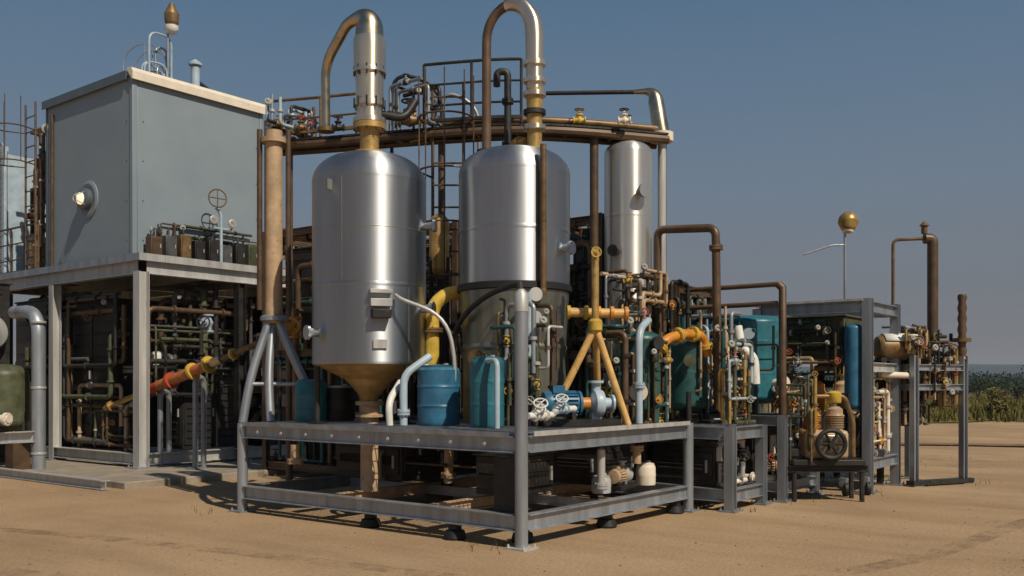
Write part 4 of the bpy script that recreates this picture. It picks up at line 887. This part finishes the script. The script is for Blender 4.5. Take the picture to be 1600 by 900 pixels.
# ================================================================== SKIDS 2, 2b
t = frame('second low skid frame just right of the front skid', 3.74, 4.69, -.44, 2.6, (.20,.98), (1.06,)*4, 'galv', pw=.12, bh=.16, cross_v=(1.0,)); grating(3.8,4.63,-.38,2.54,1.085,t,'galv',.07)
pipe('brown pipe portal above the second skid', [W(1027,620,12.9), W(1027,359,12.9), W(1118,356,12.3), W(1122,640,12.3)], .055, 'brown', bend=.12, flanges=(.62,), fm='bronze')
cabinet('dark box low in the second skid', (4.15,.25), .7, .9, .29, .80, 'dark', louvres=3)
manifold('cream and grey fittings along the front of the second skid', (3.8,-.36,.32), (4.6,-.1,.9), 10, 201, ('tan','galvw','cream','dark'), .02,.045, 4, 1)
manifold('mixed pipework above the second skid behind the orange arch', (3.85,-.3,1.12), (4.6,.5,2.6), 16, 203, ('green','dark','olive','galv','tan','pale'), .015,.035, 4, 2)
t = frame('third skid frame carrying the big teal tank', 5.1, 6.3, -.57, 1.2, (.20,1.1), (1.18,1.18,1.18,1.18), 'galv', pw=.11, bh=.14, feet='plate')
for vv_ in (-.57, 1.2): obj('upright', MB().tube([(5.1,vv_,1.18),(5.1,vv_,2.9),(5.1,vv_+(.06 if vv_<0 else -.06),2.96)], .055, 12), 'brown', t)
for z in (2.96,2.70): obj('top_rail', MB().tube([(5.1,-.5,z),(5.1,1.15,z)], .035, 10), 'brown', t)
vessel('big teal tank under the double rail right of the second skid', (5.64,.12), .46, 1.42, 2.48, 'teal', zl=1.17, legs=4, seams=(1.75,2.2), headh=.12, nozzles=((-.55,1.6,.07,.15,'cream'),(.3,2.3,.05,.1,'pale')), lm='dark')
pipe('white elbow pipe on the face of the big teal tank', [W(1152,510,12.9), W(1158,545,12.85), W(1178,558,12.85), W(1180,600,12.85)], .065, 'white', bend=.15)
pipe('cream pipe standing left of the big teal tank', [W(1135,648,12.75), W(1138,545,12.75), W(1150,545,12.9)], .05, 'cream', flanges=(.3,))
valve('peach coloured valve below the big teal tank', W(1150,620,12.7), (.6,-.8,0), .13, 'tan', 'cream', (0,0,1))
valve('peach coloured valve at the left foot of the big teal tank', W(1122,628,12.5), (.6,-.8,0), .10, 'tan', 'cream', (0,0,1))
manifold('cream and tan fittings low in the third skid', (5.12,-.5,.3), (5.4,.9,1.0), 12, 205, ('tan','cream','galvw','dark'), .02,.05, 5, 1)
manifold('blue and green small pipework around the big teal tank', (5.08,-.5,1.2), (5.18,.9,2.6), 12, 206, ('teal','green','blue','olive'), .012,.03, 3, 1)
cabinet('dark box low in the third skid', (5.75,.4), .9, 1.0, .29, 1.0, 'dark', louvres=4)
# ================================================================== SKID 3 with compressor
t = frame('fourth skid frame with a heavy dark top beam and open bottom', 6.88, 8.25, -1.15, .55, (.42,2.74), (2.86,2.86,2.78,2.78), 'galv', pw=.13, bh=.16)
for z in (1.25,): obj('beam', MB().ibeam((6.95,-1.15,z+.6),(8.2,-1.15,z+.6),.1,.14,.012), 'galvw', t)
obj('top_capping', MB().box((6.80,-1.1,2.825),(6.96,.5,2.86)), 'galvw', t)
cabinet('olive louvred panel box in the upper half of the fourth skid', (7.5,-.15), .9, 1.2, 1.98, 2.62, 'olive', louvres=5)
bt = vessel('slim blue tank beside the corner post of the fourth skid', (6.92,-.93), .13, 1.30, 2.42, 'blue', zl=.52, legs=3, headh=.3, lm='dark')
def compressor(label, p, ang, s=1):
    p = Vector(p); q = Matrix.Rotation(ang,3,'Z'); A = lambda x,y,z: p + q @ Vector((x*s,y*s,z*s)); t = thing('compressor', label, 'compressor', p)
    def bx(x0,y0,z0,x1,y1,z1): b = MB().box((x0*s,y0*s,z0*s),(x1*s,y1*s,z1*s)); b.v = [p + q @ v for v in b.v]; return b
    obj('bedplate', bx(-.5,-.28,0,.5,.28,.08), 'dark', t, bevel=.01); obj('crankcase', bx(-.3,-.2,.081,.3,.2,.48), 'tan', t, bevel=.05); obj('cover', bx(-.22,-.225,.16,.22,-.201,.42), 'warm', t, bevel=.02)
    for x in (-.16,.16):
        b = MB().lathe(A(x,0,.47), [(.12*s,0)] + [(r_*s, (.03+k*.012)*s) for k in range(16) for r_ in ((.13,) if k%2 else (.105,))] + [(.11*s,.24*s),(.11*s,.30*s),(.06*s,.34*s)], 20); cy = obj('cylinder', b, 'orange' if x < 0 else 'tan', t, loc=A(x,0,.47)); obj('head_bolt', MB().lathe(A(x,0,.81), [(.03*s,0),(.03*s,.04*s)], 6), 'galvw', cy)
    ax = q @ Vector((1,0,0)); ay = q @ Vector((0,-1,0))
    fw = MB().torus(A(0,-.34,.30), .19*s, .035*s, ay, 28, 8)
    for k in range(6): a = k*math.pi/3; fw.tube([A(0,-.34,.30), A(math.cos(a)*.18,-.34,.30+math.sin(a)*.18)], .022*s, 6)
    fw.tube([A(0,-.39,.30),A(0,-.2,.30)], .045*s, 12); obj('flywheel', fw, 'black', t)
    tubeo('intake_pipe', [A(-.16,-.0,.82),A(-.16,0,.95),A(.3,0,.95),A(.42,0,.6),A(.42,0,.1)], .035*s, 'bronze', t, .08)
    obj('air_filter', MB().lathe(A(.16,.02,.86), [(.09*s,0),(.1*s,.02*s),(.1*s,.14*s),(.05*s,.17*s)], 18), 'yellow', t); return t
compressor('tan compressor inside the fourth skid, half hidden behind the low stand', (7.32,-.42,.50), R(-52), 1.42)
pump('tan pump low at the front corner of the third skid', (5.42,-.33,.285), R(-52), .72, 'tan', 'cream')
q = G(1286, 13.05); st = thing('machine_stand', 'low dark steel stand in front of the fourth skid holding the tan engine', 'stand', q)
Q3 = Matrix.Rotation(R(-52),3,'Z')
for x in (-.46,.46):
    for y in (-.2,.2): e = q+Q3@Vector((x,y,0)); tubeo('leg', [e, e+Vector((0,0,.40))], .035, 'dark', st, 0, 8)
for y in (-.2,.2): obj('beam', MB().ibeam(q+Q3@Vector((-.54,y,.45)), q+Q3@Vector((.54,y,.45)), .08,.09,.01), 'dark', st)
for x in (-.4,0,.4): obj('cross_beam', MB().ibeam(q+Q3@Vector((x,-.15,.45)), q+Q3@Vector((x,.15,.45)), .06,.07,.01), 'dark', st)
compressor('tan engine with one orange and one tan cylinder on the low dark stand', (q.x,q.y,.497), R(-52), .98)
manifold('tan and gold fittings around the compressor', (6.90,-.2,.55), (7.0,.5,1.75), 7, 211, ('tan','gold','bronze','olive','cream'), .015,.04, 6, 2)
manifold('dark green pipework in the upper part of the fourth skid', (6.92,-.8,1.75), (7.0,.5,2.6), 14, 212, ('dark','olive','green','bronze'), .015,.03, 3, 1)
for k,(px,Y,l) in enumerate(((1318,13.75,'left'),(1352,13.9,'right'))):
    p = G(px,Y-.25); t = thing('caster', 'black caster wheel under the corner of the fourth skid, %s one' % l, 'wheel', (p.x,p.y,0))
    obj('tyre', MB().lathe((p.x-.03,p.y,.10), [(.06,0),(.1,.01),(.1,.06),(.06,.07)], 20, (.6,-.8,0)), 'black', t); obj('fork', MB().cbox((p.x,p.y,.2), .1,.1,.12), 'galv', t)
# ================================================================== SKID 4 (rightmost)
cx, cy = (8.26+9.2)/2, (-1.44-1.93)/2; a4 = math.atan2(-.49,.94); back = Vector((-math.sin(a4), math.cos(a4), 0))
c4 = Vector((cx,cy,0)) + back*.55
t = frame('rightmost skid frame with slim grey posts', c4.x-.54, c4.x+.54, c4.y-.55, c4.y+.55, (1.55,1.86), 2.05, 'galv', pw=.10, bh=.10); S4 = t
obj('ground_sill', MB().box((c4.x-.66,c4.y-.66,.02),(c4.x+.66,c4.y-.5,.09)), 'dark', t)
t.rotation_euler.z = a4
def S(x, y, z): q = Matrix.Rotation(a4,3,'Z') @ Vector((x,y,0)); return Vector((c4.x+q.x, c4.y+q.y, z))
sid = S(-.2,0,0)
t = thing('horizontal_vessel', 'small bronze horizontal drum with a sun highlight painted white on top between the two rightmost skids', 'vessel', W(1397,560,15.0))
c_ = W(1397,543,15.0); d = Vector((.614,-.789,0)).normalized()
obj('shell', MB().lathe(c_-d*.32, [(.07,.0),(.17,.04),(.20,.10),(.20,.54),(.17,.60),(.07,.64)], 28, d), 'bronze', t)
M['whiteg'] = mat('glint_and_lens_white', (.8,.8,.76), .25, 0, .1)
b = MB(); 
for i in range(9):
    a = R(-64+i*16); 
    for x in (-.20,.22): b.v.append(c_ + d*x + Vector((-.614*0+d.y*math.sin(a)*-1, d.x*math.sin(a), math.cos(a)))*.212)
b.f = [(2*i,2*i+2,2*i+3,2*i+1) for i in range(8)]; o = obj('cover', b, 'whiteg', t); sm = o.modifiers.new('thick','SOLIDIFY'); sm.thickness = .012  # white strip paints the sun's highlight along the drum's top
for s_ in (-.22,.22): p = c_+d*s_; obj('saddle', MB().cbox((p.x,p.y,p.z-.25), .08,.3,.18,math.atan2(d.y,d.x)), 'dark', t)
t2_ = frame('open frame with double dark beams under the bronze drum', 8.15, 8.9, -.95, .0, (1.60,1.92), 2.0, 'dark', pw=.09, bh=.12)
obj('white_rail', MB().tube([W(1374,585,14.7), W(1430,587,14.9)], .05, 10), 'cream', t2_)
manifold('brown and gold fittings on top of the rightmost skid', S(-.5,-.5,1.95), S(-.5,-.5,1.95)+Vector((1.05,.6,.6)), 20, 221, ('brown','gold','bronze','dark','galv'), .018,.045, 7, 3)
manifold('small pipework hanging inside the rightmost skid', S(-.35,-.45,.95), S(-.35,-.45,.95)+Vector((.8,.5,1.0)), 24, 222, ('olive','brown','galv','dark','tan'), .014,.032, 4, 2)
manifold('dark hanging pipework below the bronze drum', (8.1,-.95,1.0), (8.8,-.6,1.55), 12, 223, ('dark','olive','bronze','greyd'), .018,.04, 4, 1)
pk = [W(1395,375,15.6), W(1444,373,15.5), W(1457,392,15.5), W(1457,608,15.5)]
t = thing('vent_stack', 'tall brown vent pipe with a thin arm bending left on the rightmost skid', 'pipe', (pk[3].x,pk[3].y,1.9))
tubeo('thin_arm', [Vector((pk[0].x,pk[0].y,2.0)), pk[0], pk[1]], .026, 'bronze', t, .1); e = Vector((pk[3].x,pk[3].y,pk[1].z)); obj('stack', MB().tube([pk[1], e, pk[3]], .085, 14, .2), 'brown', t)
obj('whistle', MB().lathe(pk[1]+Vector((0,0,.08)), [(.05,0),(.05,.12),(.08,.13),(.02,.2)], 12), 'bronze', t)
p = W(1503,540,15.3); t = thing('exhaust_stub', 'short dark ribbed stub on the rightmost grey post', 'pipe', (p.x,p.y,2.0))
z1_ = W(1503,460,15.3).z; obj('stub', MB().lathe((p.x,p.y,0), [(.07,2.0),(.07,z1_)] if 0 else [(.08,2.0)]+[(.075 if k%2 else .055, 2.05+k*(z1_-2.1)/11) for k in range(12)]+[(.06,z1_)], 16), 'brown', t); obj('flange', MB().lathe((p.x,p.y,0), [(.14,2.28),(.14,2.34)], 16), 'bronze', t)
# gold floodlight on thin pole
p = G(1320, 18); t = thing('floodlight_pole', 'golden floodlight on a thin pole behind the fourth skid', 'light', p)
zt_ = lambda py: CH+(600-py)/F*18
tubeo('pole', [p, p+Vector((0,0,zt_(365)))], .026, 'galv', t); q = W(1325,345,18); e = W(1255,398,18); m_ = W(1300,383,18); m2 = W(1318,383,18)
tubeo('side_arm', [m2, m_, e], .018, 'galv', t, .15, 8)
hd = obj('lamp_head', MB().lathe(q+Vector((0,0,-.05)), [(.05,-.18),(.13,-.12),(.19,.02),(.17,.12),(.10,.2),(.03,.23)], 22, Vector((.25,.1,1))), 'gold', t); obj('lens', MB().lathe(q+Vector((-.02,0,-.2)), [(.09,-.03),(.11,0),(.09,.03)], 18, (.25,.1,1)), 'whiteg', t)

# more small bright fittings on the right hand skids
manifold('gold and cream small fittings on the upper right edge of the second skid', (3.76,-.42,1.1), (4.66,-.2,2.2), 14, 301, ('gold','cream','tan','pale','olive'), .012,.028, 5, 2)
manifold('tan and white small fittings along the foot of the big teal tank', (5.12,-.55,1.2), (6.2,-.4,1.5), 8, 302, ('tan','galv','bronze','gold'), .014,.032, 5, 1)
manifold('gold and tan small fittings on the right face of the fourth skid', (6.95,-1.12,.55), (8.15,-1.0,1.7), 16, 303, ('gold','tan','cream','brown','olive'), .014,.034, 5, 2)
manifold('bronze and cream fittings between the bronze drum and the brown vent pipe', W(1415,560,14.9)-Vector((.2,.2,0)), W(1450,505,15.0)+Vector((.3,.3,0)), 14, 304, ('bronze','gold','cream','brown'), .014,.03, 4, 2)

# ================================================================== AIR
hz = MB().box((-3900,-3900,-2),(3900,3900,95)); m = bpy.data.materials.new('haze'); m.use_nodes = True; n = m.node_tree
n.nodes.remove(n.nodes['Principled BSDF']); pv_ = n.nodes.new('ShaderNodeVolumePrincipled'); pv_.inputs['Density'].default_value = .00022; pv_.inputs['Color'].default_value = (.75,.82,.92,1); pv_.inputs['Anisotropy'].default_value = .1
n.links.new(pv_.outputs[0], n.nodes['Material Output'].inputs['Volume'])
o = obj('haze', hz, m, loc=(0,0,0), smooth=False, kind='stuff'); tag(o, 'thin pale haze filling the air over the whole yard and field', 'haze')

manifold('brown and tan small pipework in front of the two dark green vessels', (2.75,.12,zd), (3.4,.2,2.3), 10, 311, ('brown','tan','olive','galv','green'), .012,.028, 4, 1)
manifold('olive and tan pipework rising above the two dark green vessels', (3.0,.5,2.2), (4.5,1.1,3.1), 22, 312, ('olive','dark','brown','galv','tan'), .014,.035, 7, 2)
manifold('brown and olive pipework around the foot of the tall slim steel column', (3.8,.75,1.12), (4.2,.9,2.6), 9, 313, ('brown','olive','tan','dark'), .016,.035, 3, 1)
t = cabinet('blue green panel box in the third skid behind the double rail', (5.75,.85), .7, .5, 1.19, 2.55, 'teal', louvres=0)
manifold('gold and tan pipework on the fourth skid face below the dark top beam', (6.80,-.7,1.5), (6.86,.4,2.5), 5, 314, ('gold','tan','olive','bronze'), .012,.024, 3, 1)
# roof cluster
p = gp(248, 18.2, zr); t = thing('roof_pipework', 'cluster of thin pipes around the foot of the floodlight mast on the grey roof', 'pipework', p)
rn = random.Random(5)
for k in range(9):
    a = Vector((p.x+rn.uniform(-.35,.4), p.y+rn.uniform(-.1,.45), p.z-.02)); h = rn.uniform(.25,1.1); b = Vector((p.x+rn.uniform(-.35,.4), p.y+rn.uniform(-.1,.45), p.z))
    tubeo('pipe', [a, a+Vector((0,0,h)), b+Vector((0,0,h)), b-Vector((0,0,.02))], rn.uniform(.011,.022), rn.choice(('galv','pale','dark','galv')), t, .2, 8)
mb = MB(); rn = random.Random(12)
for (x, y) in [(-.15,.3),(3.6,-.1),(3.9,-.55),(4.9,-.62),(6.6,-1.2),(8.4,-1.6),(9.3,-2.1),(-.2,4.6),(1.0,9.6),(.7,12.0),(.5,8.6),(5.6,-.8)]:
    for k in range(rn.randint(8,22)):
        p = Vector((x+rn.gauss(0,.14), y+rn.gauss(0,.14), -.005)); h = rn.uniform(.03,.11); a = rn.uniform(0,6.28); d = Vector((math.cos(a),math.sin(a),0))*.006
        l = Vector((rn.gauss(0,.03),rn.gauss(0,.03),h)); mb.add([p-d,p+d,p+l],[(0,1,2)])
tag(obj('dry_weeds', mb, 'leaf_olive', loc=(0,0,0), smooth=False), 'sparse dry weeds growing at the feet of the steel frames', 'weeds')['kind'] = 'stuff'

manifold('dark small pipework behind the junction boxes below the grey box', (2.15,10.20,ZB+.05), (4.75,10.27,ZB+.8), 16, 321, ('dark','brown','olive','greyd'), .012,.026, 5, 2, light=False)
# tyre marks pressed into the sand
m = mat('tyre_mark', (.24,.16,.095), .95, 0, .3, 5, bump=.4); n = m.node_tree; bs = n.nodes['Principled BSDF']; tr = n.nodes.new('ShaderNodeBsdfTransparent'); mx = n.nodes.new('ShaderNodeMixShader')
g = n.nodes.new('ShaderNodeNewGeometry'); nz = n.nodes.new('ShaderNodeTexNoise'); nz.inputs['Scale'].default_value = 2.2; nz.inputs['Detail'].default_value = 8; nz.inputs['Roughness'].default_value = .75; n.links.new(g.outputs['Position'], nz.inputs[0])
r_ = n.nodes.new('ShaderNodeMapRange'); r_.inputs[1].default_value = .44; r_.inputs[2].default_value = .68; r_.inputs[3].default_value = 0; r_.inputs[4].default_value = .55; n.links.new(nz.outputs[0], r_.inputs[0]); n.links.new(r_.outputs[0], mx.inputs[0]); n.links.new(tr.outputs[0], mx.inputs[1]); n.links.new(bs.outputs[0], mx.inputs[2]); n.links.new(mx.outputs[0], n.nodes['Material Output'].inputs['Surface']); M['tyre'] = m
for k, (pts_, wd) in enumerate((([(-6,12),(-2.6,6),(-1.6,1),(-1.2,-2.0),(1.5,-3.2),(6,-3.6),(12,-4.6),(20,-6)],.24), ([(-7.6,12),(-4.2,6),(-3.2,1),(-2.6,-3.2),(1.1,-4.8),(6,-5.2),(12,-6.2),(20,-7.6)],.24), ([(14,8),(12.5,1),(12.8,-6),(15,-12)],.22), ([(15.7,8),(14.2,1),(14.5,-6),(16.7,-12)],.22))):
    P_ = fillet([Vector((a,b,0)) for a,b in pts_], 2.2, 8); mb = MB()
    for i in range(len(P_)):
        d = (P_[min(i+1,len(P_)-1)]-P_[max(i-1,0)]).normalized(); nn = Vector((-d.y,d.x,0))*wd/2; mb.v += [P_[i]-nn+Vector((0,0,.004)), P_[i]+nn+Vector((0,0,.004))]
    mb.f = [(2*i,2*i+2,2*i+3,2*i+1) for i in range(len(P_)-1)]
    obj('tyre_track', mb, 'tyre', loc=(0,0,0), kind='structure')

manifold('tan and gold small pipework crowding the tan engine on its low stand', G(1262,12.85,.55)+Vector((-.1,-.1,0)), G(1262,12.85,1.75)+Vector((.35,.3,0)), 11, 331, ('tan','gold','bronze','cream','olive'), .012,.028, 4, 1)
manifold('green and olive pipework in front of the skirt of the right steel tank', (1.02,.70,zd), (1.22,1.3,2.6), 10, 332, ('green','olive','dark','galv','bronze'), .014,.03, 3, 1)
b = MB(); 
for v_ in (10.4, 11.6): b.ibeam((pu-.25,pv+.1,.08),(pu-.25,pv+9,.08),.14,.14,.014) if v_ < 11 else None
tag(obj('ground_rail', b, 'galvw', loc=(pu-.25,pv,0)), 'low light steel rail lying along the left edge of the concrete pad', 'rail')
manifold('dense brown and gold pipework filling the top of the rightmost skid', (8.75,-1.85,1.25), (9.4,-1.45,2.45), 20, 341, ('brown','bronze','olive','gold','dark'), .016,.036, 6, 2)
manifold('dark and tan pipework between the bronze drum and the rightmost posts', (8.5,-1.7,1.35), (8.8,-1.3,2.55), 14, 342, ('brown','dark','tan','olive','galv'), .014,.03, 4, 1)
